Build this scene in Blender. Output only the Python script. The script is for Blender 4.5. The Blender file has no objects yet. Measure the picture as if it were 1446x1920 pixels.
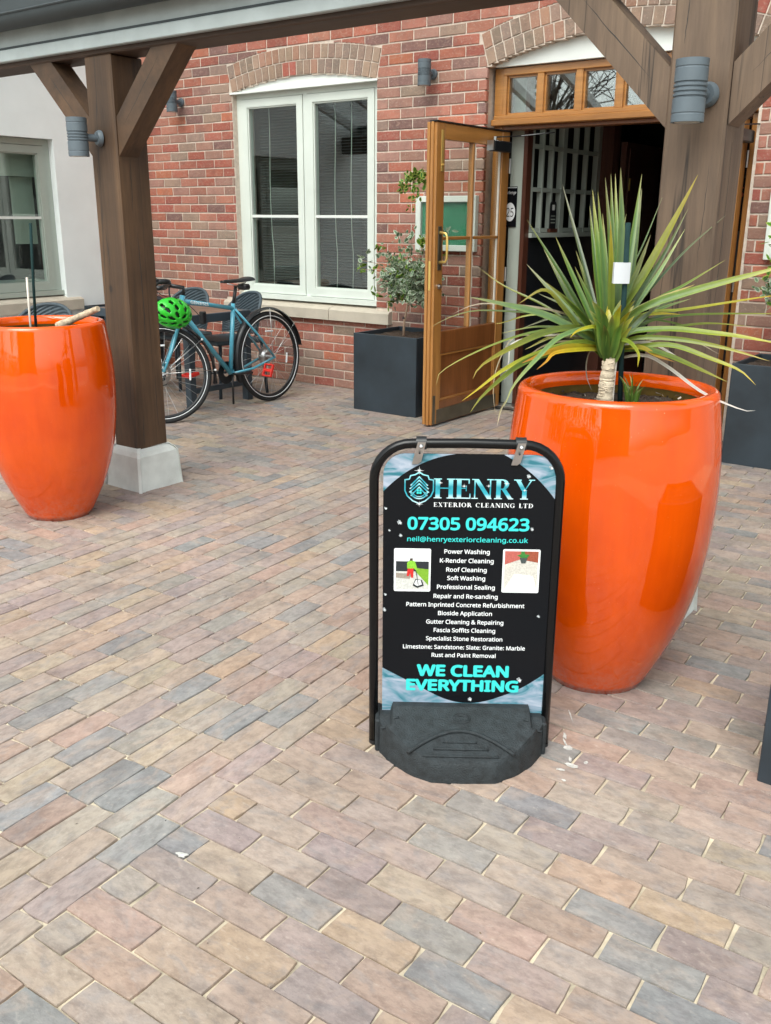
import bpy, bmesh, math, random
from math import sin, cos, pi, radians as rad, sqrt
from mathutils import Vector, Matrix
random.seed(7)
SC = bpy.context.scene
COL = SC.collection
# ------------------------------------------------------------------ camera
FPX, W0, H0 = 1747.7, 1446.0, 1920.0
pitch, roll, yaw = rad(17.4896), rad(0.3499), rad(-36.4757)
fw = Vector((sin(yaw)*cos(pitch), cos(yaw)*cos(pitch), -sin(pitch)))
rt0 = Vector((cos(yaw), -sin(yaw), 0)); up0 = rt0.cross(fw)
rt = cos(roll)*rt0 + sin(roll)*up0; up = -sin(roll)*rt0 + cos(roll)*up0
CAMLOC = Vector((0, 0, 1.388))
cd = bpy.data.cameras.new('camera'); cam = bpy.data.objects.new('camera', cd); COL.objects.link(cam)
M = Matrix((rt, up, -fw)).transposed().to_4x4(); M.translation = CAMLOC
cam.matrix_world = M
cd.sensor_fit = 'HORIZONTAL'; cd.sensor_width = 36; cd.lens = FPX/W0*36
cd.clip_start = .05; cd.clip_end = 500
SC.camera = cam
# ------------------------------------------------------------------ sky, sun, exposure
SUN_EL, SUN_AZ = 52, 168            # azimuth of the sun measured from +y clockwise: behind the camera
w = bpy.data.worlds.new('World'); SC.world = w; w.use_nodes = True
nt = w.node_tree; bg = nt.nodes['Background']
sky = nt.nodes.new('ShaderNodeTexSky'); sky.sky_type = 'NISHITA'; sky.sun_disc = False
sky.sun_elevation = rad(SUN_EL); sky.sun_rotation = rad(SUN_AZ); sky.dust_density = 3; sky.ozone_density = 1
hs = nt.nodes.new('ShaderNodeHueSaturation'); hs.inputs['Saturation'].default_value = .22
hs.inputs['Value'].default_value = 1.15
tn = nt.nodes.new('ShaderNodeMix'); tn.data_type = 'RGBA'; tn.blend_type = 'MULTIPLY'; tn.inputs[0].default_value = 1; tn.inputs[7].default_value = (.94, 1, .965, 1)
nt.links.new(sky.outputs[0], hs.inputs['Color']); nt.links.new(hs.outputs[0], tn.inputs[6]); nt.links.new(tn.outputs[2], bg.inputs[0])
bg.inputs[1].default_value = .15
sl = bpy.data.lights.new('sun', 'SUN'); so = bpy.data.objects.new('sun', sl); COL.objects.link(so)
sl.energy = 1.0; sl.angle = rad(45); sl.color = (1, .965, .91)
az = rad(SUN_AZ); sd = Vector((sin(az)*cos(rad(SUN_EL)), cos(az)*cos(rad(SUN_EL)), sin(rad(SUN_EL))))
so.rotation_euler = sd.to_track_quat('Z', 'Y').to_euler(); so.location = (0, 0, 12)
vs = SC.view_settings; vs.view_transform = 'Standard'; vs.look = 'None'; vs.gamma = 1; vs.use_curve_mapping = False
vs.exposure = 0.99
SC.cycles.use_denoising = True
SC.cycles.max_bounces = 10; SC.cycles.transparent_max_bounces = 24
SC.cycles.caustics_reflective = False; SC.cycles.caustics_refractive = False

# ------------------------------------------------------------------ helpers
def proj(P):
    d = Vector(P)-CAMLOC; z = d.dot(fw)
    if z < .05: return (-9999, -9999, z)
    return (W0/2+FPX*d.dot(rt)/z, H0/2-FPX*d.dot(up)/z, z)
def inview(P, m=60):
    x, y, z = proj(P); return z > 0 and -m < x < W0+m and -m < y < H0+m

def srgb(r, g, b):
    f = lambda c: ((c/255+.055)/1.055)**2.4 if c > 10 else c/255/12.92
    return (f(r), f(g), f(b), 1)

class MB:
    def __init__(s): s.v = []; s.f = []; s.c = []; s.cur = None; s.smooth = False
    def add(s, vs, fs, col=None):
        n = len(s.v); s.v += [tuple(x) for x in vs]
        for f in fs: s.f.append(tuple(i+n for i in f)); s.c.append(col or s.cur)
        return s
    def box(s, x0, y0, z0, x1, y1, z1, col=None):
        v = [(x0,y0,z0),(x1,y0,z0),(x1,y1,z0),(x0,y1,z0),(x0,y0,z1),(x1,y0,z1),(x1,y1,z1),(x0,y1,z1)]
        return s.add(v, [(0,3,2,1),(4,5,6,7),(0,1,5,4),(1,2,6,5),(2,3,7,6),(3,0,4,7)], col)
    def bbox(s, x0, y0, z0, x1, y1, z1, b=.004, col=None):
        "box with chamfered edges"
        X, Y, Z = (x0, x1), (y0, y1), (z0, z1); vs = []; idx = {}
        for i in (0, 1):
            for j in (0, 1):
                for k in (0, 1):
                    sx, sy, sz = (1-2*i)*b, (1-2*j)*b, (1-2*k)*b
                    for a, p in enumerate(((X[i], Y[j]+sy, Z[k]+sz), (X[i]+sx, Y[j], Z[k]+sz), (X[i]+sx, Y[j]+sy, Z[k]))):
                        idx[i, j, k, a] = len(vs); vs.append(p)
        fs = []
        q = lambda *t: fs.append(tuple(idx[u] for u in t))
        q((0,0,0,0),(0,0,1,0),(0,1,1,0),(0,1,0,0)); q((1,0,0,0),(1,1,0,0),(1,1,1,0),(1,0,1,0))
        q((0,0,0,1),(1,0,0,1),(1,0,1,1),(0,0,1,1)); q((0,1,0,1),(0,1,1,1),(1,1,1,1),(1,1,0,1))
        q((0,0,0,2),(0,1,0,2),(1,1,0,2),(1,0,0,2)); q((0,0,1,2),(1,0,1,2),(1,1,1,2),(0,1,1,2))
        for i in (0,1):
            for j in (0,1):
                q((i,j,0,0),(i,j,1,0),(i,j,1,1),(i,j,0,1)) if i==j else q((i,j,0,1),(i,j,1,1),(i,j,1,0),(i,j,0,0))
        for i in (0,1):
            for k in (0,1): q((i,0,k,0),(i,1,k,0),(i,1,k,2),(i,0,k,2))
        for j in (0,1):
            for k in (0,1): q((0,j,k,1),(1,j,k,1),(1,j,k,2),(0,j,k,2))
        for i in (0,1):
            for j in (0,1):
                for k in (0,1): q((i,j,k,0),(i,j,k,1),(i,j,k,2))
        return s.add(vs, fs, col)
    def tube(s, pts, r, n=8, closed=False, col=None, cap=True):
        pts = [Vector(p) for p in pts]; N = len(pts)
        rs = r if isinstance(r, (list, tuple)) else [r]*N
        vs = []; prev = None
        for i, p in enumerate(pts):
            a = pts[(i-1) % N] if (i > 0 or closed) else p; b = pts[(i+1) % N] if (i < N-1 or closed) else p
            t = (b-a)
            t = t.normalized() if t.length > 1e-9 else Vector((0,0,1))
            if prev is None:
                u = t.cross(Vector((0, 0, 1)))
                if u.length < .05: u = t.cross(Vector((1, 0, 0)))
            else: u = prev-t*prev.dot(t)
            u.normalize(); prev = u; v = t.cross(u)
            for k in range(n):
                A = 2*pi*k/n; vs.append(p+(u*cos(A)+v*sin(A))*rs[i])
        fs = []
        for i in range(N if closed else N-1):
            j = (i+1) % N
            for k in range(n): fs.append((i*n+k, i*n+(k+1) % n, j*n+(k+1) % n, j*n+k))
        if cap and not closed: fs += [tuple(range(n))[::-1], tuple((N-1)*n+k for k in range(n))]
        return s.add(vs, fs, col)
    def lathe(s, prof, c=(0, 0, 0), n=48, axis='z', col=None, a0=0, a1=2*pi):
        full = abs(a1-a0-2*pi) < 1e-6; m = n if full else n+1; vs = []
        for r, h in prof:
            for k in range(m):
                A = a0+(a1-a0)*k/n; x, y = r*cos(A), r*sin(A)
                vs.append({'z': (c[0]+x, c[1]+y, c[2]+h), 'y': (c[0]+x, c[1]+h, c[2]+y), 'x': (c[0]+h, c[1]+x, c[2]+y)}[axis])
        fs = []
        for i in range(len(prof)-1):
            for k in range(n if full else n):
                k2 = (k+1) % m if full else k+1
                fs.append((i*m+k, i*m+k2, (i+1)*m+k2, (i+1)*m+k))
        return s.add(vs, fs, col)
    def prism(s, poly, d0, d1, plane='xz', col=None):
        "poly of 2D points extruded between d0 and d1 along the third axis"
        mk = {'xz': lambda p, d: (p[0], d, p[1]), 'yz': lambda p, d: (d, p[0], p[1]), 'xy': lambda p, d: (p[0], p[1], d)}[plane]
        n = len(poly); vs = [mk(p, d0) for p in poly]+[mk(p, d1) for p in poly]
        fs = [tuple(range(n)), tuple(range(2*n-1, n-1, -1))]+[(i, n+i, n+(i+1) % n, (i+1) % n) for i in range(n)]
        return s.add(vs, fs, col)
    def mesh(s, name, M=None, smooth=False, fixn=True):
        me = bpy.data.meshes.new(name)
        vs = [M @ Vector(v) for v in s.v] if M is not None else s.v
        me.from_pydata([tuple(v) for v in vs], [], s.f)
        if any(c is not None for c in s.c):
            at = me.color_attributes.new('col', 'FLOAT_COLOR', 'CORNER')
            dat = []
            for c, f in zip(s.c, s.f):
                c = c or (1, 1, 1, 1)
                if len(c) and isinstance(c[0], (tuple, list)):
                    for k in range(len(f)): dat += list(c[k])
                else: dat += list(c)*len(f)
            at.data.foreach_set('color', dat)
        if fixn:
            bm = bmesh.new(); bm.from_mesh(me); bmesh.ops.recalc_face_normals(bm, faces=bm.faces); bm.to_mesh(me); bm.free()
        if smooth:
            me.polygons.foreach_set('use_smooth', [True]*len(me.polygons))
            if smooth != True: me.set_sharp_from_angle(angle=rad(smooth))
        return me

ROOTM = {}
def link(o, parent=None):
    COL.objects.link(o)
    if parent is not None: o.parent = parent
    return o
def thing(name, label, cat, loc=(0, 0, 0), rotz=0, group=None):
    o = bpy.data.objects.new(name, None); o.empty_display_size = .1; link(o)
    o.location = loc; o.rotation_euler = (0, 0, rotz)
    o['label'] = label; o['category'] = cat
    if group: o['group'] = group
    ROOTM[o] = (Matrix.Translation(Vector(loc)) @ Matrix.Rotation(rotz, 4, 'Z')).inverted()
    return o
def part(name, mb, m, parent, smooth=False, local=False, label=None, stuff=False, fixn=True):
    r = parent
    while r is not None and r.parent: r = r.parent
    Mx = None if (local or r is None) else ROOTM.get(r)
    o = bpy.data.objects.new(name, mb.mesh(name, Mx, smooth, fixn)); link(o, parent)
    if m: o.data.materials.append(m)
    if label: o['label'] = label
    if stuff: o['kind'] = 'stuff'
    return o
def solo(name, mb, m, label, cat, group=None, smooth=False):
    o = part(name, mb, m, None, smooth); o['label'] = label; o['category'] = cat
    if group: o['group'] = group
    return o
def structure(name, mb, m, smooth=False):
    o = part(name, mb, m, None, smooth); o['kind'] = 'structure'; return o
def copy_tree(o, parent=None, loc=None, rotz=None, label=None):
    c = o.copy(); COL.objects.link(c)
    if parent is not None: c.parent = parent
    for ch in list(o.children): copy_tree(ch, c)
    if loc is not None: c.location = loc
    if rotz is not None: c.rotation_euler = (0, 0, rotz)
    if label: c['label'] = label
    return c

# ------------------------------------------------------------------ materials
def newmat(name):
    m = bpy.data.materials.new(name); m.use_nodes = True
    nt = m.node_tree; return m, nt, nt.nodes['Principled BSDF']
def N(nt, t, **k):
    n = nt.nodes.new(t)
    for a, v in k.items():
        if a.startswith('i_'):
            key = a[2:]; key = int(key) if key.isdigit() else key.replace('_', ' ')
            n.inputs[key].default_value = v
        else: setattr(n, a, v)
    return n
def mixc(nt, fac, a, b, mode='MIX'):
    n = nt.nodes.new('ShaderNodeMix'); n.data_type = 'RGBA'; n.blend_type = mode
    for sock, v in ((n.inputs[0], fac), (n.inputs[6], a), (n.inputs[7], b)):
        if isinstance(v, (int, float)): sock.default_value = v
        elif isinstance(v, tuple): sock.default_value = v
        else: nt.links.new(v, sock)
    return n.outputs[2]
def ramp(nt, src, stops):
    r = nt.nodes.new('ShaderNodeValToRGB'); e = r.color_ramp.elements
    while len(e) > 1: e.remove(e[0])
    e[0].position = stops[0][0]; e[0].color = stops[0][1]
    for p, c in stops[1:]:
        x = e.new(p); x.color = c
    nt.links.new(src, r.inputs[0]); return r.outputs[0]
def noise(nt, vec, scale, detail=4, rough=.55, dist=0):
    n = N(nt, 'ShaderNodeTexNoise', i_Scale=scale, i_Detail=detail, i_Roughness=rough, i_Distortion=dist)
    if vec is not None: nt.links.new(vec, n.inputs['Vector'])
    return n.outputs['Fac']
def coords(nt, kind='Object', scale=(1, 1, 1)):
    c = nt.nodes.new('ShaderNodeTexCoord'); mp = nt.nodes.new('ShaderNodeMapping')
    mp.inputs['Scale'].default_value = scale; nt.links.new(c.outputs[kind], mp.inputs[0]); return mp.outputs[0]
def wpos(nt, scale=(1, 1, 1)):
    g = nt.nodes.new('ShaderNodeNewGeometry'); mp = nt.nodes.new('ShaderNodeMapping')
    mp.inputs['Scale'].default_value = scale; nt.links.new(g.outputs['Position'], mp.inputs[0]); return mp.outputs[0]
def bump(nt, b, h, strength=.3, dist=.01):
    n = N(nt, 'ShaderNodeBump', i_Strength=strength, i_Distance=dist); nt.links.new(h, n.inputs['Height'])
    nt.links.new(n.outputs[0], b.inputs['Normal'])
def simple(name, c, rough=.6, var=.12, scale=6, metallic=0, bmp=.1, coat=0, bscale=None, spec=.5):
    m, nt, b = newmat(name)
    p = wpos(nt); f = noise(nt, p, scale, 5)
    k = lambda s: tuple(min(1, x*s) for x in c[:3])+(1,)
    out = ramp(nt, f, [(.3, k(1-var)), (.7, k(1+var))])
    nt.links.new(out, b.inputs['Base Color'])
    b.inputs['Roughness'].default_value = rough; b.inputs['Metallic'].default_value = metallic
    b.inputs['Coat Weight'].default_value = coat; b.inputs['Specular IOR Level'].default_value = spec
    if bmp: bump(nt, b, noise(nt, p, bscale or scale*12, 3), bmp, .004)
    return m
def masonry(name, single, dark_spots, sc=1.0, rough=.85, pale=.25, film=0):
    "brick or paver: own colour per piece (object colour or colour attribute) plus blotches, pores and wear"
    m, nt, b = newmat(name)
    if single: base = N(nt, 'ShaderNodeObjectInfo').outputs['Color']
    else: base = N(nt, 'ShaderNodeAttribute', attribute_name='col').outputs['Color']
    p = wpos(nt)
    if single and film:
        tc = nt.nodes.new('ShaderNodeTexCoord'); oi = nt.nodes.new('ShaderNodeObjectInfo'); mp = nt.nodes.new('ShaderNodeMapping')
        vm = N(nt, 'ShaderNodeVectorMath', operation='SCALE'); cb = N(nt, 'ShaderNodeCombineXYZ'); 
        for k_ in range(3): nt.links.new(oi.outputs['Random'], cb.inputs[k_])
        nt.links.new(cb.outputs[0], vm.inputs[0]); vm.inputs['Scale'].default_value = 37
        nt.links.new(tc.outputs['Object'], mp.inputs['Vector']); nt.links.new(vm.outputs[0], mp.inputs['Location']); mp.inputs['Scale'].default_value = (1, 1.7, 1)
        p = mp.outputs[0]
    n1 = noise(nt, p, 14*sc, 6, .65); n2 = noise(nt, p, 60*sc, 4, .6); n3 = noise(nt, p, 5*sc, 3)
    c1 = mixc(nt, .55, base, ramp(nt, n1, [(.25, (.45, .45, .45, 1)), (.5, (.8, .8, .8, 1)), (.8, (1, 1, 1, 1))]), 'MULTIPLY')
    c2 = mixc(nt, ramp(nt, n2, [(.58, (0, 0, 0, 1)), (.75, (pale, pale, pale, 1))]), c1, (.62, .55, .47, 1))
    if film:
        n4 = noise(nt, p, 7, 5, .6); c2 = mixc(nt, ramp(nt, n4, [(.3, (film*.35,)*3+(1,)), (.7, (film,)*3+(1,))]), c2, (.33, .295, .26, 1))
    if film:
        n7 = noise(nt, p, 11, 4, .6, .8); c2 = mixc(nt, ramp(nt, n7, [(.50, (0, 0, 0, 1)), (.64, (.42, .42, .42, 1))]), c2, (.23, .215, .215, 1))
        n8 = noise(nt, p, 8, 4, .6, .8); c2 = mixc(nt, ramp(nt, n8, [(.5, (0, 0, 0, 1)), (.66, (.4, .4, .4, 1))]), c2, (.40, .30, .235, 1))
        n5 = noise(nt, wpos(nt), 1.3, 6, .7); c2 = mixc(nt, 1.0, c2, ramp(nt, n5, [(.32, (.80, .80, .81, 1)), (.6, (1.1, 1.1, 1.1, 1))]), 'MULTIPLY')
        n6 = noise(nt, p, 26, 5, .75); c2 = mixc(nt, .6, c2, ramp(nt, n6, [(.38, (.62, .60, .60, 1)), (.55, (1, 1, 1, 1)), (.72, (1.12, 1.1, 1.06, 1))]), 'MULTIPLY')
    if not film:
        n9 = noise(nt, wpos(nt, (1, 1, 2.2)), 22, 5, .7, 1.2); c2 = mixc(nt, ramp(nt, n9, [(.5, (0, 0, 0, 1)), (.68, (.5, .5, .5, 1))]), c2, (.42, .27, .20, 1))
        n10 = noise(nt, wpos(nt), 1.1, 5, .65); c2 = mixc(nt, 1.0, c2, ramp(nt, n10, [(.35, (.82, .80, .80, 1)), (.62, (1.05, 1.05, 1.05, 1))]), 'MULTIPLY')
    c3 = mixc(nt, ramp(nt, n3, [(.55, (0, 0, 0, 1)), (.75, (dark_spots,)*3+(1,))]), c2, (.07, .055, .055, 1))
    nt.links.new(c3, b.inputs['Base Color'])
    rr = ramp(nt, n1, [(.3, (rough-.15,)*3+(1,)), (.7, (rough+.08,)*3+(1,))]); nt.links.new(rr, b.inputs['Roughness'])
    bump(nt, b, n2, .35, .004)
    return m
def wood(name, dark, light, rough=.6, grain=(1, 1, 1), coat=0, bmp=.3, blot=.5, cracks=False):
    m, nt, b = newmat(name)
    p = wpos(nt, grain)
    n1 = noise(nt, p, 9, 7, .65, .6); n2 = noise(nt, wpos(nt), 2.2, 4)
    n3 = noise(nt, wpos(nt, tuple(2*g for g in grain)), 30, 4, .7)
    c = ramp(nt, n1, [(.28, dark), (.5, tuple((a+q)/2 for a, q in zip(dark, light))), (.72, light)])
    c = mixc(nt, blot, c, ramp(nt, n2, [(.35, (.6, .57, .55, 1)), (.65, (1, 1, 1, 1))]), 'MULTIPLY')
    ck = noise(nt, wpos(nt, tuple(.45*g if g < 1 else g for g in grain)), 7, 5, .5, .3)
    if cracks: c = mixc(nt, ramp(nt, ck, [(.485, (0, 0, 0, 1)), (.5, (.85, .85, .85, 1)), (.512, (0, 0, 0, 1))]), c, (.018, .012, .009, 1))
    vo = N(nt, 'ShaderNodeTexVoronoi', i_Scale=2.3); nt.links.new(wpos(nt, (1.5, 1.5, 1)), vo.inputs['Vector'])
    if cracks: c = mixc(nt, ramp(nt, vo.outputs['Distance'], [(.03, (.85, .85, .85, 1)), (.05, (.25, .25, .25, 1)), (.075, (0, 0, 0, 1))]), c, (.02, .012, .008, 1))
    c = mixc(nt, .35, c, ramp(nt, n3, [(.35, (.5, .5, .5, 1)), (.6, (1, 1, 1, 1))]), 'MULTIPLY')
    nt.links.new(c, b.inputs['Base Color']); b.inputs['Roughness'].default_value = rough
    b.inputs['Coat Weight'].default_value = coat; b.inputs['Coat Roughness'].default_value = .2
    bump(nt, b, n3, bmp, .003)
    return m
def glass(name, tint=(.9, .95, .93, 1), refl=1.0, base_r=.06):
    m = bpy.data.materials.new(name); m.use_nodes = True; nt = m.node_tree; nt.nodes.clear()
    o = N(nt, 'ShaderNodeOutputMaterial'); t = N(nt, 'ShaderNodeBsdfTransparent'); t.inputs[0].default_value = tint
    g = N(nt, 'ShaderNodeBsdfGlossy'); g.inputs['Roughness'].default_value = .01; g.inputs[0].default_value = (refl, refl, refl, 1)
    lw = N(nt, 'ShaderNodeLayerWeight', i_Blend=.5); pw = N(nt, 'ShaderNodeMath', operation='POWER'); pw.inputs[1].default_value = 4
    nt.links.new(lw.outputs['Facing'], pw.inputs[0]); ma = N(nt, 'ShaderNodeMath', operation='MULTIPLY_ADD'); ma.inputs[1].default_value = .9; ma.inputs[2].default_value = base_r
    nt.links.new(pw.outputs[0], ma.inputs[0]); mx = N(nt, 'ShaderNodeMixShader')
    nt.links.new(ma.outputs[0], mx.inputs[0]); nt.links.new(t.outputs[0], mx.inputs[1]); nt.links.new(g.outputs[0], mx.inputs[2])
    nt.links.new(mx.outputs[0], o.inputs[0]); return m
def vcol(name, rough=.5, var=.2, scale=25, spec=.5, trans=0, bmp=0):
    m, nt, b = newmat(name)
    base = N(nt, 'ShaderNodeAttribute', attribute_name='col').outputs['Color']
    f = noise(nt, wpos(nt), scale, 4)
    c = mixc(nt, 1.0, base, ramp(nt, f, [(.3, (1-var,)*3+(1,)), (.7, (1, 1, 1, 1))]), 'MULTIPLY')
    nt.links.new(c, b.inputs['Base Color']); b.inputs['Roughness'].default_value = rough
    b.inputs['Specular IOR Level'].default_value = spec
    if bmp: bump(nt, b, noise(nt, wpos(nt), scale*3, 3), bmp, .004)
    if trans:
        tr = N(nt, 'ShaderNodeBsdfTranslucent'); nt.links.new(c, tr.inputs[0]); mx = N(nt, 'ShaderNodeMixShader', i_0=trans)
        out = nt.nodes['Material Output']; nt.links.new(b.outputs[0], mx.inputs[1]); nt.links.new(tr.outputs[0], mx.inputs[2]); nt.links.new(mx.outputs[0], out.inputs[0])
    return m
def printed(name, c, rough=.35):
    m, nt, b = newmat(name); b.inputs['Base Color'].default_value = c; b.inputs['Roughness'].default_value = rough; b.inputs['Specular IOR Level'].default_value = .16; return m

MAT = dict(
    paver1=masonry('clay_paver', True, .3, 1.0, .8, .3, .34), paver2=masonry('clay_paver_joined', False, .3, 1.0, .8, .3, .34),
    brick1=masonry('wall_brick', True, .35, 1.2, .9, .35), brick2=masonry('wall_brick_joined', False, .35, 1.2, .9, .35),
    sand=simple('jointing_sand', (.50, .43, .32), .95, .45, 9, bmp=.5),
    mortar=simple('lime_mortar', (.62, .52, .44), .95, .15, 30, bmp=.5),
    ground=simple('far_paving', (.30, .27, .24), .9, .25, 3),
    render=simple('white_render', (.85, .89, .89), .9, .04, 3, bmp=.25, bscale=120),
    sage=simple('sage_paint', (.66, .70, .645), .45, .04, 4, bmp=.04),
    sage2=simple('grey_green_paint', (.38, .42, .375), .45, .04, 4, bmp=.04),
    whitep=simple('white_paint', (.74, .76, .73), .5, .05, 4, bmp=.05),
    stone=simple('sill_stone', (.50, .44, .36), .85, .08, 9, bmp=.25),
    conc=simple('painted_concrete', (.60, .63, .61), .85, .16, 7, bmp=.5),
    rafterp=simple('pale_rafter_paint', (.55, .57, .56), .55, .08, 5, bmp=.1),
    fascia=simple('grey_fascia_paint', (.34, .38, .38), .5, .14, 5, bmp=.15),
    gutter=simple('dark_gutter', (.03, .038, .041), .6, .12, 5, bmp=.05),
    oak_v=wood('dark_oak_upright', (.038, .021, .012, 1), (.145, .078, .036, 1), .62, (1, 1, .07), bmp=.7, blot=.9, cracks=True),
    oak_g=wood('weathered_oak_upright', (.085, .055, .038, 1), (.20, .133, .085, 1), .65, (1, 1, .07), bmp=.7, blot=.7, cracks=True),
    oak_h=wood('dark_oak_beam', (.04, .022, .014, 1), (.095, .052, .03, 1), .62, (.07, 1, 1)),
    oak_b=wood('dark_oak_brace', (.038, .021, .012, 1), (.14, .075, .036, 1), .62, (.4, 1, .4)),
    door=wood('golden_oak_door', (.33, .13, .03, 1), (.56, .26, .07, 1), .35, (1, 1, .06), .5, .08, .35),
    doorp=wood('reddish_oak_panel', (.17, .055, .014, 1), (.30, .105, .03, 1), .35, (1, 1, .08), .4, .08, .35),
    doorh=wood('golden_oak_rail', (.33, .13, .03, 1), (.56, .26, .07, 1), .35, (.06, .06, 1), .5, .08, .35),
    lobby=wood('dark_lobby_wood', (.07, .022, .012, 1), (.14, .045, .025, 1), .4, (1, 1, .08), .2, .08),
    black=simple('black_paint', (.012, .013, .015), .35, .2, 8, bmp=.05),
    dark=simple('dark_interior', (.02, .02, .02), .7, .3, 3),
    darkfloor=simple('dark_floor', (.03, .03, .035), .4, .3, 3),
    brass=simple('brass', (.75, .52, .16), .38, .1, 8, metallic=.65, bmp=0),
    brassd=simple('tarnished_brass', (.16, .14, .10), .4, .2, 8, metallic=.7, bmp=.05),
    steel=simple('brushed_steel', (.55, .55, .55), .3, .1, 20, metallic=1, bmp=0),
    lamp=simple('slate_grey_powder_coat', (.095, .12, .14), .5, .1, 10, bmp=.05),
    bulb=simple('lamp_glass', (.5, .5, .48), .3, .1, 10),
    planter=simple('blue_black_planter', (.022, .032, .042), .5, .3, 4, bmp=.15, bscale=30),
    soil=simple('potting_soil', (.055, .036, .024), .95, .6, 60, bmp=1),
    inner=simple('mossy_pot_lining', (.16, .10, .02), .7, .35, 14, bmp=.2),
    stem=simple('shrub_stem', (.35, .24, .17), .8, .2, 20),
    bark=simple('pale_ringed_bark', (.55, .46, .34), .9, .2, 30, bmp=.6),
    cane=simple('green_cane', (.010, .030, .030), .85, .2, 20, spec=.2),
    canep=simple('pale_cane', (.6, .55, .48), .6, .1, 20),
    log=simple('mottled_log', (.50, .40, .28), .9, .35, 60, bmp=.6),
    tape=simple('white_tape', (.52, .54, .57), .5, .04, 10),
    tube=simple('black_tube', (.004, .004, .0045), .2, .1, 10, bmp=0, spec=.3),
    rubber=simple('speckled_rubber', (.016, .021, .024), .7, .5, 45, bmp=.8, bscale=240),
    glasst=glass('window_glass', base_r=.08), glassf=glass('fanlight_glass', base_r=.22), glassr=glass('roof_glass', (.94, .95, .95, 1), base_r=.03),
    clear=glass('door_glass', (.97, .98, .97, 1), .7, .035), acrylic=glass('sign_acrylic', (.95, .95, .95, 1), .6, .03),
    blind=simple('blind_slats', (.035, .04, .042), .6, .05, 4, bmp=0),
    fabric=simple('blind_fabric', (.45, .50, .44), .8, .05, 4, bmp=0),
    green=simple('menu_green', (.03, .23, .12), .45, .15, 8, bmp=0),
    wicker=simple('slate_wicker', (.055, .075, .09), .6, .2, 14, bmp=.3),
    tabletop=wood('brown_table_slats', (.16, .09, .06, 1), (.28, .17, .12, 1), .5, (1, .1, 1)),
    mark=simple('chalky_white_mark', (.50, .49, .46), .9, .3, 90),
    leaf=vcol('cordyline_leaf', .38, .18, 40, .5, .22), shrub=vcol('shrub_leaf', .5, .25, 40, .4, .2),
    teal=printed('teal_print', (.05, .60, .58, 1)), white=printed('white_print', (.82, .84, .86, 1)),
    pblack=printed('black_print', (.006, .007, .009, 1), .2),
)
# glossy orange glaze, slightly uneven
def mk_orange():
    m, nt, b = newmat('orange_glaze')
    p = wpos(nt); f = noise(nt, p, 2.5, 4)
    c = ramp(nt, f, [(.3, (.62, .060, .0006, 1)), (.7, (.76, .095, .0008, 1))])
    sp = noise(nt, p, 190, 2); c = mixc(nt, ramp(nt, sp, [(.74, (0, 0, 0, 1)), (.78, (.6, .6, .6, 1))]), c, (.9, .4, .2, 1))
    g_ = nt.nodes.new('ShaderNodeNewGeometry'); sx = nt.nodes.new('ShaderNodeSeparateXYZ'); nt.links.new(g_.outputs['Position'], sx.inputs[0])
    lo = ramp(nt, sx.outputs[2], [(0, (.45, .45, .45, 1)), (.05, (.22, .22, .22, 1)), (.16, (0, 0, 0, 1))])
    du = mixc(nt, 1.0, lo, ramp(nt, noise(nt, p, 38, 6, .75), [(.42, (0, 0, 0, 1)), (.62, (1, 1, 1, 1))]), 'MULTIPLY'); c = mixc(nt, du, c, (.42, .34, .27, 1))
    st_ = noise(nt, wpos(nt, (1, 1, .12)), 16, 4, .6); c = mixc(nt, .5, c, ramp(nt, st_, [(.35, (.82, .74, .7, 1)), (.6, (1, 1, 1, 1))]), 'MULTIPLY')
    nt.links.new(c, b.inputs['Base Color']); b.inputs['Roughness'].default_value = .35; b.inputs['Specular IOR Level'].default_value = 0
    b.inputs['Coat Weight'].default_value = 1; b.inputs['Coat Roughness'].default_value = .012; b.inputs['Coat IOR'].default_value = 1.62
    n2 = N(nt, 'ShaderNodeBump', i_Strength=.12, i_Distance=.02); nt.links.new(noise(nt, p, 5, 2), n2.inputs['Height'])
    nt.links.new(n2.outputs[0], b.inputs['Coat Normal']); nt.links.new(n2.outputs[0], b.inputs['Normal'])
    return m
MAT['orange'] = mk_orange()
def mk_swoosh():
    m, nt, b = newmat('blue_wave_print')
    p = coords(nt, 'Object', (1, 1, 1)); wv = N(nt, 'ShaderNodeTexNoise', i_Scale=9, i_Detail=3, i_Distortion=2.2)
    mp = coords(nt, 'Object', (.7, 1, 2.4)); nt.links.new(mp, wv.inputs['Vector'])
    c = ramp(nt, wv.outputs['Fac'], [(.36, (.03, .16, .21, 1)), (.44, (.12, .26, .33, 1)), (.53, (.24, .32, .41, 1)), (.68, (.38, .43, .52, 1))])
    nt.links.new(c, b.inputs['Base Color']); b.inputs['Roughness'].default_value = .25; return m
MAT['swoosh'] = mk_swoosh()
def mk_grad():
    m, nt, b = newmat('teal_gradient_print')
    c = nt.nodes.new('ShaderNodeTexCoord'); s = nt.nodes.new('ShaderNodeSeparateXYZ'); nt.links.new(c.outputs['Generated'], s.inputs[0])
    o = ramp(nt, s.outputs[2], [(0, (.55, .75, .8, 1)), (.25, (.03, .35, .45, 1)), (.6, (.02, .28, .36, 1)), (1, (.35, .78, .85, 1))])
    nt.links.new(o, b.inputs['Base Color']); b.inputs['Roughness'].default_value = .3; return m
MAT['grad'] = mk_grad()

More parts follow.
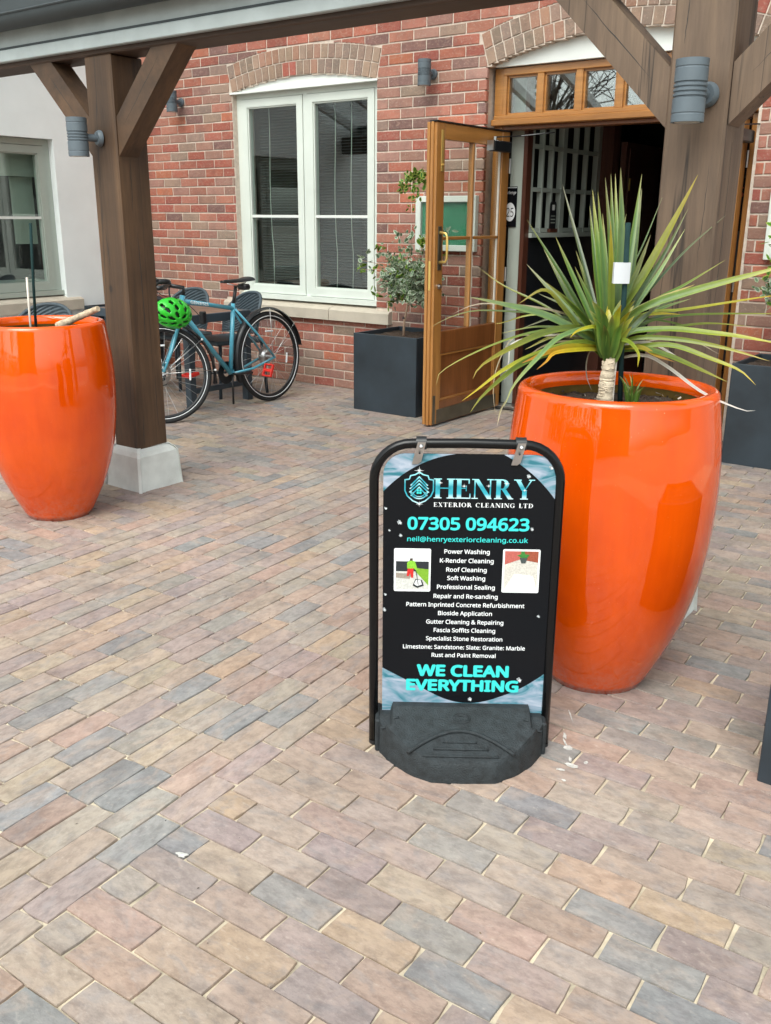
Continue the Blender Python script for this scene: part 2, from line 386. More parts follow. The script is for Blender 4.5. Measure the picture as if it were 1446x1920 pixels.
# ================================================================== GROUND
D = 6.149                                     # plane of the brick wall
XW = -7.55                                    # plane of the white rendered wall
g = MB(); g.add([(-120,-120,-.012),(120,-120,-.012),(120,120,-.012),(-120,120,-.012)], [(0,1,2,3)])
structure('ground', g, MAT['ground'])
pav = bpy.data.objects.new('paving', None); link(pav); pav['kind'] = 'structure'; pav['label'] = 'clay brick paving with pale sand joints laid in two directions'
ROOTM[pav] = Matrix.Identity(4)
sb = MB()
n_ = 60
for i in range(n_):
    for j in range(n_):
        x0 = -9+12.0*i/n_; x1 = -9+12.0*(i+1)/n_; y0 = -3+9.14*j/n_; y1 = -3+9.14*(j+1)/n_
        sb.add([(x0,y0,-.0045),(x1,y0,-.0045),(x1,y1,-.0045),(x0,y1,-.0045)], [(0,1,2,3)])
part('sand_bed', sb, MAT['sand'], pav)
PCOL = [(srgb(168,147,132),20),(srgb(162,148,135),13),(srgb(148,142,136),8),(srgb(134,135,135),4),(srgb(158,138,131),14),
        (srgb(176,150,126),8),(srgb(168,151,130),5),(srgb(150,133,129),9),(srgb(166,139,124),14),(srgb(158,130,119),2.5),(srgb(126,127,129),4)]
def pick(tab, r=random):
    t = r.random()*sum(k for _, k in tab)
    for c, k in tab:
        t -= k
        if t <= 0: return c
    return tab[0][0]
def jit(c, a=.1, r=random):
    k = 1+r.uniform(-a, a); return (c[0]*k*(1+r.uniform(-.04,.04)), c[1]*k, c[2]*k*(1+r.uniform(-.05,.05)), 1)
th4, th2 = rad(4), rad(2)
PW, PL = .0855, .197
bricks = []                                    # (cx, cy, angle, length, width)
inP = lambda x, y: -8.2 < x < 1.2 and -1.6 < y < D-.01
uA, uB = -1.428, -1.428-22*.0842
def fromrot(u, v, t): return (u*cos(t)-v*sin(t), u*sin(t)+v*cos(t))
def tou(x, y): return x*cos(th4)+y*sin(th4)
for k in range(22):                            # band B: rows along y'
    u = uA-(k+.5)*.0842
    off = random.choice((0, .5, .28, .72))+random.uniform(-.06, .06)
    for j in range(-12, 36):
        v = (j+off)*PL; x, y = fromrot(u, v, th4)
        if inP(x, y): bricks.append((x, y, th4+pi/2, PL, .0842))
for side in (0, 1):                            # regions A (near) and C (under the canopy)
    for k in range(-24, 82):
        v = (k+.5)*PW+.012
        y0l = v
        # u of the band edge along this row
        def xedge(uu):                         # x where row (rotated th2) meets the line u=uu in the th4 frame
            s = 0
            for _ in range(20):
                x, y = fromrot(s, v, th2); s += uu-tou(x, y)
            return s
        e = xedge(uA) if side == 0 else xedge(uB)
        half = (k % 2 == 0); s = e
        first = PL*(.5 if half else 1) if side == 0 else PL*(.5 if half else 1)
        first *= random.uniform(.94, 1.06)
        for j in range(45):
            L = first if j == 0 else PL*random.uniform(.985, 1.015)
            c = s+L/2 if side == 0 else s-L/2
            x, y = fromrot(c, v, th2)
            if inP(x, y): bricks.append((x, y, th2, L, PW))
            s = s+L if side == 0 else s-L
def paver_mesh(L, Wd, seed):
    "one paver, about 30 triangles, uneven chamfered edges"
    r = random.Random(seed); g = .0025
    hx, hy = L/2-g, Wd/2-g*.5; b = .003
    def ring(h, ins, j):
        pts = []
        for (sx, sy, ex, ey) in ((-1,-1,1,0),(1,-1,0,1),(1,1,-1,0),(-1,1,0,-1)):
            px, py = sx*(hx-ins), sy*(hy-ins)
            pts.append((px+r.uniform(-j,j)-sx*.0015, py+r.uniform(-j,j)-sy*.0015))
            nx = ex*hx*2*.5; ny = ey*hy*2*.5
            pts.append((px+nx*(1)+r.uniform(-j,j)*.6, py+ny+r.uniform(-j,j)*1.1))
        return [(p[0], p[1], h) for p in pts]
    m = MB(); a = ring(-.03, 0, .0005)
    jj = [(r.uniform(-.0022,.0022), r.uniform(-.0018,.0018)) for _ in range(8)]
    mid = [(p[0]+q[0], p[1]+q[1], -.002) for p, q in zip(ring(-.002, 0, 0), jj)]
    top = [(p[0]*.99, p[1]*.976, .0012+r.uniform(-.0007,.0007)) for p in mid]
    low = [(p[0], p[1], -.02) for p in mid]
    vs = low+mid+top+[(0, 0, .0016)]
    fs = []
    for i in range(8):
        j = (i+1) % 8; fs += [(i, j, 8+j, 8+i), (8+i, 8+j, 16+j, 16+i), (16+i, 16+j, 24)]
    return m.add(vs, fs)
vis = []
rest = []
for bk in bricks:
    x, y = bk[:2]; d = (Vector((x, y, 0))-CAMLOC).length
    (vis if inview((x, y, 0), 30) else rest).append((d, bk))
vis.sort(key=lambda t: t[0])
pm = {}
def key_of(bk): return (round(bk[3]/PL*16)/16*PL, bk[4])
rr = random.Random(3)
for d, bk in vis[:296]:
    kk = key_of(bk)+(rr.randrange(7),)
    if kk not in pm:
        me = paver_mesh(kk[0], kk[1], hash(kk) & 0xffff).mesh('brick'); me.materials.append(MAT['paver1']); pm[kk] = me
    o = bpy.data.objects.new('brick', pm[kk]); link(o, pav)
    o.location = (bk[0], bk[1], rr.uniform(-.0006, .0018)); o.rotation_euler = (rr.uniform(-.007,.007), rr.uniform(-.004,.004), bk[2]+rr.uniform(-.006,.006)+(pi if rr.random()<.5 else 0))
    o.color = jit(pick(PCOL, rr), .1, rr)
jb = MB(); protos = [paver_mesh(PL, PW, s) for s in range(8)]
for d, bk in vis[296:]+rest:
    p = rr.choice(protos); a = bk[2]+rr.uniform(-.006,.006); ca, sa = cos(a), sin(a); f = bk[3]/PL; h = rr.uniform(-.0006,.0018); fwid = bk[4]/PW
    tx, ty = rr.uniform(-.007,.007), rr.uniform(-.012,.012)
    jb.cur = jit(pick(PCOL, rr), .1, rr)
    jb.add([(bk[0]+x*f*ca-y*fwid*sa, bk[1]+x*f*sa+y*fwid*ca, z+h+x*ty+y*tx) for x, y, z in p.v], p.f)
part('distant_bricks', jb, MAT['paver2'], pav, stuff=True, fixn=False)
# paint splashes on the paving
def splat(cx, cy, r, seed, st=1, ang=0):
    q = random.Random(seed); m = []
    n = 14
    for i in range(n):
        A = 2*pi*i/n; k = r*q.uniform(.55, 1.1); x, y = k*cos(A)*st, k*sin(A)
        m.append((cx+x*cos(ang)-y*sin(ang), cy+x*sin(ang)+y*cos(ang)))
    return m
sm = MB().prism(splat(-1.432,1.165,.009,1,1.9,.3), .0028, .0046, 'xy')
solo('paint_splash', sm, MAT['mark'], 'small white paint splash on a grey brick in the lower left', 'paint splash')
ps = thing('paint_splash', 'scattered white paint marks in front of the orange pot with the spiky plant', 'paint splash', (-.9, 2.07, .003))
for i, (cx, cy, r, st, an) in enumerate(((-.965,2.16,.006,3,2.1),(-.93,2.11,.010,1.6,.4),(-.90,2.06,.005,3,2.2),(-.885,2.035,.010,2.2,.2),(-.86,2.07,.006,1.5,1),(-.90,2.0,.006,2.5,.3),(-.87,1.96,.004,1.6,0),(-1.0,2.27,.0022,22,2.2),(-.95,2.13,.003,8,2.3))):
    part('paint_mark', MB().prism(splat(cx, cy, r, 40+i, st, an), .0028, .0042, 'xy'), MAT['mark'], ps)

gr = MB(); q = random.Random(99)
for k in range(420):
    x, y = (q.uniform(-7, .5), q.uniform(.6, D-.05)) if k % 3 else (q.uniform(-6.5, -3.7), D-.02-abs(q.gauss(0, .05)))
    s_ = q.uniform(.0015, .0045); c = Vector((x, y, .003))
    gr.cur = jit(q.choice((srgb(90,78,66), srgb(60,52,44), srgb(170,160,146), srgb(120,96,70))), .2, q)
    gr.add([c+Vector((q.uniform(-s_,s_), q.uniform(-s_,s_), q.uniform(-.3,.8)*s_)) for _ in range(4)], [(0,1,2),(0,2,3),(0,3,1),(1,3,2)])
gt_ = part('grit', gr, vcol('grit_and_leaf_bits', .9, .2, 40), None); gt_['kind'] = 'stuff'; gt_['label'] = 'scattered grit and leaf crumbs on the paving'; gt_['category'] = 'grit'

# ================================================================== BRICK BUILDING
bld = thing('brick_building', 'red brick pub front with arched double doorway and two-light window', 'building', (-3.2, D, 0))
wx0, wx1, wz0, wz1 = -6.2, -4.655, .70, 2.395     # window opening
dx0, dx1, dz1 = -3.68, -1.786, 2.405              # door opening
def arch(x0, x1, zs, rise):
    cx = (x0+x1)/2; h = (x1-x0)/2; R = (h*h+rise*rise)/(2*rise); return cx, zs+rise-R, R, math.asin(h/R)
AW = arch(wx0, wx1, wz1, .085); AD = arch(dx0, dx1, dz1, .147)
RT = .218
def in_arch(a, x, z, g=0):
    dx, dz = x-a[0], z-a[1]; r = math.hypot(dx, dz); th = abs(math.atan2(dx, dz)); return a[2]-.12 < r < a[2]+RT+g and th < a[3]+g/3 and dz > 0
def blocked(x, z, g=.0):
    if wx0-g < x < wx1+g and wz0-.13-g < z < wz1+.03: return True
    if -6.36-g < x < -4.495+g and .57-g < z < .70: return True
    if dx0-g < x < dx1+g and z < dz1+.03: return True
    return in_arch(AW, x, z, g) or in_arch(AD, x, z, g)
# mortar body in vertical strips round the openings
mo = MB(); TOP = 3.55; XL, XR = -8.0, .9
stx = XL; dxs = .05
while stx < XR:
    xe = min(stx+dxs, XR); xm = (stx+xe)/2
    segs = []; z = 0; st = None
    while z < TOP:
        s = not blocked(xm, z+.01) or (in_arch(AW, xm, z+.01) and z > wz1-.0 and math.hypot(xm-AW[0], z+.01-AW[1]) > AW[2]+.002) or (in_arch(AD, xm, z+.01) and math.hypot(xm-AD[0], z+.01-AD[1]) > AD[2]+.002)
        if .57 < z+.01 < .70 and -6.33 < xm < -4.52: s = True if not (wx0 < xm < wx1) else s
        if s and st is None: st = z
        if not s and st is not None: segs.append((st, z)); st = None
        z += .01
    if st is not None: segs.append((st, TOP))
    for a, b in segs:
        if b-a > .015: mo.box(stx, D+.0035, a, xe, D+.26, b)
    stx = xe
part('mortar', mo, MAT['mortar'], bld)
BC = [(srgb(172,102,84),22),(srgb(162,90,76),15),(srgb(176,116,98),18),(srgb(160,118,104),12),(srgb(160,134,118),7),(srgb(148,126,112),4),
      (srgb(132,98,92),7),(srgb(182,108,82),10),(srgb(170,126,112),10)]
ARC = [(srgb(160,134,116),10),(srgb(150,124,108),8),(srgb(142,122,108),6),(srgb(168,126,106),5),(srgb(176,96,82),1.2)]
CR, BL = .075, .225
def hspan(x0, x1, z0, z1):
    "free polygons of a brick rectangle outside openings and arches, found by columns"
    n = max(2, int((x1-x0)/.004)); cols = []
    for i in range(n+1):
        x = x0+(x1-x0)*i/n; zz = []; m = 10
        free = [not blocked(min(max(x, x0+.001), x1-.001), z0+(z1-z0)*(k+.5)/m, .004) for k in range(m)]
        best = None; k = 0
        while k < m:
            if free[k]:
                j = k
                while j < m and free[j]: j += 1
                if best is None or j-k > best[1]-best[0]: best = (k, j)
                k = j
            else: k += 1
        cols.append((x, z0+(z1-z0)*best[0]/m, z0+(z1-z0)*best[1]/m) if best and best[1]-best[0] > 1 else None)
    out = []; cur = []
    for c in cols+[None]:
        if c: cur.append(c)
        else:
            if len(cur) > 1 and cur[-1][0]-cur[0][0] > .02: out.append(cur)
            cur = []
    return out
rb = random.Random(11)
wallb = []
ncr = int(TOP/CR)
for k in range(ncr):
    z0 = k*CR+.005-.0; z1 = (k+1)*CR-.005; off = (BL/2 if k % 2 else 0)-.03
    x = XL+off-BL
    while x < XR:
        a, b = x+.005, x+BL-.005; x += BL
        if b < XL+.02: continue
        # closers beside the openings keep a straight reveal
        wallb.append((max(a, XL), min(b, XR), z0, z1))
simple_b, cut_b = [], []
for a, b, z0, z1 in wallb:
    pts = [(a, z0), (b, z0), (a, z1), (b, z1), ((a+b)/2, z0), ((a+b)/2, z1)]
    st = [blocked(px, pz, .008) for px, pz in pts]
    if all(st): continue
    if not any(st): simple_b.append((a, b, z0, z1)); continue
    for cur in hspan(a, b, z0, z1):
        zs = [c[1] for c in cur]; ze = [c[2] for c in cur]
        if max(zs)-min(zs) < .004 and max(ze)-min(ze) < .004: simple_b.append((cur[0][0], cur[-1][0], zs[0], ze[0]))
        else: cut_b.append([(c[0], c[1]) for c in cur]+[(c[0], c[2]) for c in cur[::-1]])
def bdist(t):
    P = Vector(((t[0]+t[1])/2, D, (t[2]+t[3])/2)); return ((P-CAMLOC).length*(1 if inview(P, 0) else 100))/max(.3, (t[1]-t[0])/.215)
simple_b.sort(key=bdist)
bm_ = {}
def wbrick(L, h, seed):
    r = random.Random(seed); m = MB(); hx, hz = L/2, h/2; b = .0035
    o = []
    for sx, sz in ((-1,-1),(0,-1),(1,-1),(1,0),(1,1),(0,1),(-1,1),(-1,0)):
        o.append((sx*hx+r.uniform(-.0015,.0015), sz*hz+r.uniform(-.0015,.0015)))
    back = [(p[0], .03, p[1]) for p in o]; mid = [(p[0], .002, p[1]) for p in o]
    fr = [(p[0]*(1-b/hx), -.0015+r.uniform(-.001,.001), p[1]*(1-b/hz)) for p in o]
    vs = back+mid+fr+[(0, -.002, 0)]; fs = []
    for i in range(8):
        j = (i+1) % 8; fs += [(i, 8+i, 8+j, j), (8+i, 16+i, 16+j, 8+j), (16+i, 24, 16+j)]
    return m.add(vs, fs)
NB = 255
for t in simple_b[:NB]:
    L = round((t[1]-t[0])*200)/200; h = t[3]-t[2]; kk = (L, round(h, 3), rb.randrange(5))
    if kk not in bm_:
        me = wbrick(L, h, hash(kk) & 0xfff).mesh('brick', fixn=False); me.materials.append(MAT['brick1']); bm_[kk] = me
    o = bpy.data.objects.new('brick', bm_[kk]); link(o, bld)
    o.location = ROOTM[bld] @ Vector(((t[0]+t[1])/2, D-rb.uniform(0, .002), (t[2]+t[3])/2)); o.color = jit(pick(BC, rb), .12, rb)
    o.rotation_euler = (rb.uniform(-.006,.006), rb.uniform(-.006,.006), rb.uniform(-.004,.004))
jw = MB(); wp = [wbrick(.215, .065, 90+s) for s in range(8)]
for t in simple_b[NB:]:
    p = rb.choice(wp); sx = (t[1]-t[0])/.215; sz = (t[3]-t[2])/.065; jw.cur = jit(pick(BC, rb), .12, rb); dy = rb.uniform(0, .002)
    cx, cz = (t[0]+t[1])/2, (t[2]+t[3])/2
    jw.add([(cx+x*sx, D+y-dy, cz+z*sz) for x, y, z in p.v], p.f)
for poly in cut_b:
    jw.cur = jit(pick(BC, rb), .12, rb); jw.prism(poly, D-.001, D+.03)
part('upper_bricks', jw, MAT['brick2'], bld, stuff=True)
# arch rings: two rowlock courses each, every brick a part
def arch_ring(a, nb):
    cx, cz, R, T = a
    for ring in (0, 1):
        r0 = R+.004+ring*(RT/2); r1 = r0+RT/2-.009; n = nb+ring
        for i in range(n):
            t0 = -T+2*T*i/n+.005/R*1.0; t1 = -T+2*T*(i+1)/n-.005/R
            tm = (t0+t1)/2; rm = (r0+r1)/2; m = MB()
            loc = Vector((cx+rm*sin(tm), D-.001-rb.uniform(0,.002), cz+rm*cos(tm)))
            mesh_pts = []
            for (rq, tq) in ((r0, t0), (r0, t1), (r1, t1), (r1, t0)):
                mesh_pts.append((cx+rq*sin(tq)-loc.x+rb.uniform(-.001,.001), cz+rq*cos(tq)-loc.z+rb.uniform(-.001,.001)))
            ins = [(p[0]*.93, p[1]*.97) for p in mesh_pts]
            vs = [(p[0], .12 if ring == 0 else .03, p[1]) for p in mesh_pts]+[(p[0], .0025, p[1]) for p in mesh_pts]+[(p[0], -.001, p[1]) for p in ins]
            fs = [(8, 9, 10, 11)]
            for q in range(4):
                q2 = (q+1) % 4; fs += [(q, q2, 4+q2, 4+q), (4+q, 4+q2, 8+q2, 8+q)]
            m.add(vs, fs)
            me = m.mesh('brick'); me.materials.append(MAT['brick1'])
            yield me, loc
narc = 0
arcj = MB()
for a, nb in ((AW, 21), (AD, 26)):
    for me, loc in arch_ring(a, nb):
        c = jit(pick(ARC, rb), .1, rb)
        if narc < 44 and a is AW:
            o = bpy.data.objects.new('brick', me); link(o, bld); o.location = ROOTM[bld] @ loc; o.color = c; narc += 1
        else:
            arcj.cur = c; arcj.add([loc+v.co for v in me.vertices], [tuple(p.vertices) for p in me.polygons])
part('doorway_arch_bricks', arcj, MAT['brick2'], bld, stuff=True)
# white tympanum boards under both arches
def tymp(a, zs, x0, x1, y0, y1, lip):
    m = MB(); pts = [(x0, zs), (x1, zs)]; n = 24
    for i in range(n+1):
        t = a[3]*(1-2*i/n)*.995; pts.append((a[0]+(a[2]-.002)*sin(t), max(zs+.002, a[1]+(a[2]-.002)*cos(t))))
    m.prism(pts, y0, y1)
    if lip: m.box(x0-.02, y0-.03, zs-.012, x1+.015, y0+.01, zs+.004)
    return m
part('arch_board', tymp(AW, wz1-.0, wx0+.002, wx1-.002, D+.02, D+.07, True), MAT['whitep'], bld)
part('arch_board', tymp(AD, dz1-.005, dx0+.002, dx1-.002, D+.06, D+.11, False), MAT['whitep'], bld)

# ---- two-light window
def casement_window(root, T, width, z0, z1, lights, bar_z, fr, paint, depth=.05):
    """window > frame, sash (> pane, glazing_bar); T(u, d, z) maps along-wall, into-wall, up to world"""
    def bx(m, u0, u1, d0, d1, a, b):
        P = [T(u, d, z) for z in (a, b) for u, d in ((u0, d0), (u1, d0), (u1, d1), (u0, d1))]
        m.add(P, [(0,3,2,1),(4,5,6,7),(0,1,5,4),(1,2,6,5),(2,3,7,6),(3,0,4,7)])
    win = MB(); F = fr
    bx(win, 0, F, 0, .07, z0, z1); bx(win, width-F, width, 0, .07, z0, z1); bx(win, F, width-F, 0, .07, z1-F*.9, z1)
    bx(win, -.01, width+.01, -.035, .07, z0, z0+F*.75)
    step = (width-2*F)/lights; mw = .02
    for i in range(1, lights): bx(win, F+i*step-mw, F+i*step+mw, .001, .07, z0+F*.75, z1-F*.9)
    wob = part('window', win, paint, root)
    for i in range(lights):
        a = F+i*step+(mw if i else 0)+.004; b = F+(i+1)*step-(mw if i < lights-1 else 0)-.004
        lo, hi = z0+F*.75+.004, z1-F*.9-.004; s = .062; m = MB()
        bx(m, a, a+s, -.006, .05, lo, hi); bx(m, b-s, b, -.006, .05, lo, hi); bx(m, a+s, b-s, -.006, .05, hi-s, hi); bx(m, a+s, b-s, -.006, .05, lo, lo+s*1.05)
        # inner bead
        q = .012
        bx(m, a+s, a+s+q, .004, .05, lo+s, hi-s); bx(m, b-s-q, b-s, .004, .05, lo+s, hi-s); bx(m, a+s+q, b-s-q, .004, .05, hi-s-q, hi-s); bx(m, a+s+q, b-s-q, .004, .05, lo+s*1.05, lo+s*1.05+q)
        part('sash', m, paint, wob)
        m = MB(); bx(m, a+s+q, b-s-q, .006, .02, bar_z-.011, bar_z+.011); part('glazing_bar', m, MAT['whitep'], wob)
        m = MB(); bx(m, a+s, b-s, .022, .028, lo+s, hi-s); part('pane', m, MAT['glasst'], wob)
        m = MB(); bx(m, a+s+.004, a+s+.009, .03, .034, lo+s, hi-s); bx(m, b-s-.009, b-s-.004, .03, .034, lo+s, hi-s); part('spacer_bar', m, MAT['steel'], wob)
    return wob
Twin = lambda u, d, z: (wx0+u, D+.055+d, z)
casement_window(bld, Twin, wx1-wx0, .705, wz1, 2, 1.40, .055, MAT['sage'])
ss = MB(); ss.prism([(D-.05,.572),(D-.05,.655),(D-.035,.668),(D+.1,.70),(D+.1,.572)], -6.36, -5.12, 'yz'); ss2 = MB(); ss2.prism([(D-.05,.572),(D-.05,.655),(D-.035,.668),(D+.1,.70),(D+.1,.572)], -5.114, -4.495, 'yz')
part('window_sill', ss, MAT['stone'], bld); part('window_sill', ss2, MAT['stone'], bld)
# room behind: dark shell, blinds with cords, a lamp with a shade
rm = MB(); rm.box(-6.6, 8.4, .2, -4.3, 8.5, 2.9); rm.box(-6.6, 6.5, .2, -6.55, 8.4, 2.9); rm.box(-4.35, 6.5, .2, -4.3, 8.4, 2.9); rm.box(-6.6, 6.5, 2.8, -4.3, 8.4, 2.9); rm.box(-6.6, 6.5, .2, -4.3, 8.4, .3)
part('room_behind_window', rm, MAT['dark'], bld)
bl = MB()
for i in range(66):
    z = .84+i*.0225
    for a, b in ((-6.06,-5.46),(-5.38,-4.79)):
        if a < -6 and z > 1.25 and z < 1.3: continue
        bl.add([(a, D+.17, z), (b, D+.17, z), (b, D+.185, z+.006), (a, D+.185, z+.006)], [(0,1,2,3)])
part('blind_slats', bl, MAT['blind'], bld, stuff=True, fixn=False)
for x in (-5.93, -5.52, -5.2, -5.03):
    m = MB(); q = random.Random(int(x*100)); m.tube([(x+.006*sin(k*.9)+(.01 if k < 3 else 0), D+.16, .8+k*.15) for k in range(11)], .0035, 6); part('blind_cord', m, MAT['fabric'], bld, smooth=True)
tl = thing('table_lamp', 'dim pinkish lampshade on a table lamp inside behind the window glass', 'lamp', (-5.0, 7.1, .9))
m = MB(); m.lathe([(.05,0),(.13,.0),(.06,.18),(.045,.18)], (-5.0, 7.1, 1.62), 20); part('lamp_shade', m, simple('dull_pink_shade', (.35,.14,.12), .8, .1), tl, smooth=40)
m = MB(); m.tube([(-5.0,7.1,.9),(-5.0,7.1,1.66)], .015, 8); m.lathe([(0,.0),(.07,.0),(.06,.03),(0,.035)], (-5.0,7.1,.9), 16); part('lamp_stand', m, MAT['black'], tl)

# ---- doorway: frame, fanlight, lobby
YF = D+.10
def dbox(name, x0, y0, z0, x1, y1, z1, m=None, b=.004, par=None): return part(name, MB().bbox(x0, y0, z0, x1, y1, z1, b), m or MAT['door'], par or bld)
tr = MB(); tr.bbox(dx0+.003, YF-.045, 2.018, dx1-.003, YF+.11, 2.062, .006); tr.bbox(dx0+.01, YF-.02, 2.062, dx1-.01, YF+.1, 2.09, .004)
dframe = part('door_frame', tr, MAT['doorh'], bld)
for a_, b_ in ((dx0+.003, dx0+.075), (dx1-.075, dx1-.003)): part('jamb', MB().bbox(a_, YF, 0, b_, YF+.12, 2.017, .004), MAT['door'], dframe)
part('transom_underside', MB().bbox(dx0+.075, YF+.01, 1.992, dx1-.075, YF+.11, 2.018, .003), MAT['doorp'], dframe)
fl = MB(); fl.bbox(dx0+.003, YF, 2.091, dx0+.074, YF+.1, 2.395, .003); fl.bbox(dx1-.074, YF, 2.091, dx1-.003, YF+.1, 2.395, .003); fl.bbox(dx0+.075, YF-.01, 2.345, dx1-.075, YF+.1, 2.395, .004)
xs = [dx0+.075]
npan = 6; stp = (dx1-dx0-.15)/npan
for i in range(npan+1):
    x = dx0+.075+i*stp
    fl.bbox(x-(.0 if i == 0 else .025), YF-.008, 2.09, x+(.0 if i == npan else .025)+(.002 if i == 0 else 0), YF+.1, 2.345, .003)
fan = part('fanlight', fl, MAT['doorh'], bld)
for i in range(npan):
    a, b = dx0+.075+i*stp+.025, dx0+.075+(i+1)*stp-.025; m = MB()
    for q in ((a, 2.09, a+.014, 2.345), (b-.014, 2.09, b, 2.345), (a+.014, 2.331, b-.014, 2.345), (a+.014, 2.09, b-.014, 2.104)):
        m.box(q[0], YF+.012, q[1], q[2], YF+.05, q[3])
    part('glazing_bead', m, MAT['doorh'], fan)
    part('pane', MB().box(a+.01, YF+.03, 2.10, b-.01, YF+.036, 2.335), MAT['glassf'], fan)
# lobby shell
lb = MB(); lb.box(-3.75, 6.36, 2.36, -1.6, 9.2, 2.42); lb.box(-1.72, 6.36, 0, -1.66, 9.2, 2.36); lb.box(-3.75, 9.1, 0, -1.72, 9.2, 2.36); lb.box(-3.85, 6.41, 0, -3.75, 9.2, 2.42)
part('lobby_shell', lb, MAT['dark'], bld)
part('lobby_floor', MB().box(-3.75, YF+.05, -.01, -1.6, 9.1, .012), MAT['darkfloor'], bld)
part('threshold', MB().bbox(-3.6, YF-.03, 0, -1.86, YF+.06, .022, .004), MAT['steel'], bld)
part('lobby_post', MB().box(-3.605, 6.40, 0, -3.50, 6.46, 2.36), MAT['sage2'], bld)
part('lobby_jamb', MB().box(-3.497, 6.385, 0, -3.465, 6.46, 2.36), MAT['lobby'], bld)
XP = -3.47
part('lobby_dado', MB().box(XP-.05, 6.462, 0, XP, 7.66, 1.255), MAT['black'], bld)
gs = MB(); gs.box(XP-.06, 6.462, 1.257, XP+.03, 7.66, 1.29)
scr = part('glazed_screen', gs, MAT['sage2'], bld)
def scrbox(y0, y1, z0, z1, d=.045): return MB().box(XP-d, y0, z0, XP, y1, z1)
for y0, y1 in ((6.462,6.50),(6.965,7.03),(7.60,7.66)): part('stile', scrbox(y0, y1, 1.29, 2.36), MAT['sage2'], scr)
for y in (6.655, 6.81, 7.22, 7.41): part('glazing_bar', scrbox(y-.011, y+.011, 1.29, 2.36, .04), MAT['sage2'], scr)
for z in (1.31, 1.60, 1.90, 2.22):
    for a, b in ((6.5,6.965),(7.03,7.60)): part('rail', MB().box(XP-.035, a, z-.016, XP-.003, b, z+.014), MAT['sage2'], scr)
part('screen_backing', MB().box(XP-.32, 6.46, 1.2, XP-.30, 7.66, 2.36), MAT['dark'], bld)
part('inner_door_post', MB().box(XP-.03, 7.665, 0, XP+.1, 7.80, 2.36), MAT['lobby'], bld)
idr = part('inner_door', MB().box(-3.36, 7.80, 0.01, -3.31, 8.55, 2.0), MAT['lobby'], bld)
part('stile', MB().box(-3.31, 7.86, 0.05, -3.30, 7.93, 1.95), MAT['lobby'], idr)
part('hinge', MB().box(-3.31, 7.87, 1.62, -3.295, 7.895, 1.72), MAT['brass'], idr)
part('lobby_back_panel', MB().box(-3.2, 8.8, .1, -1.9, 8.83, 1.75), MAT['black'], bld)

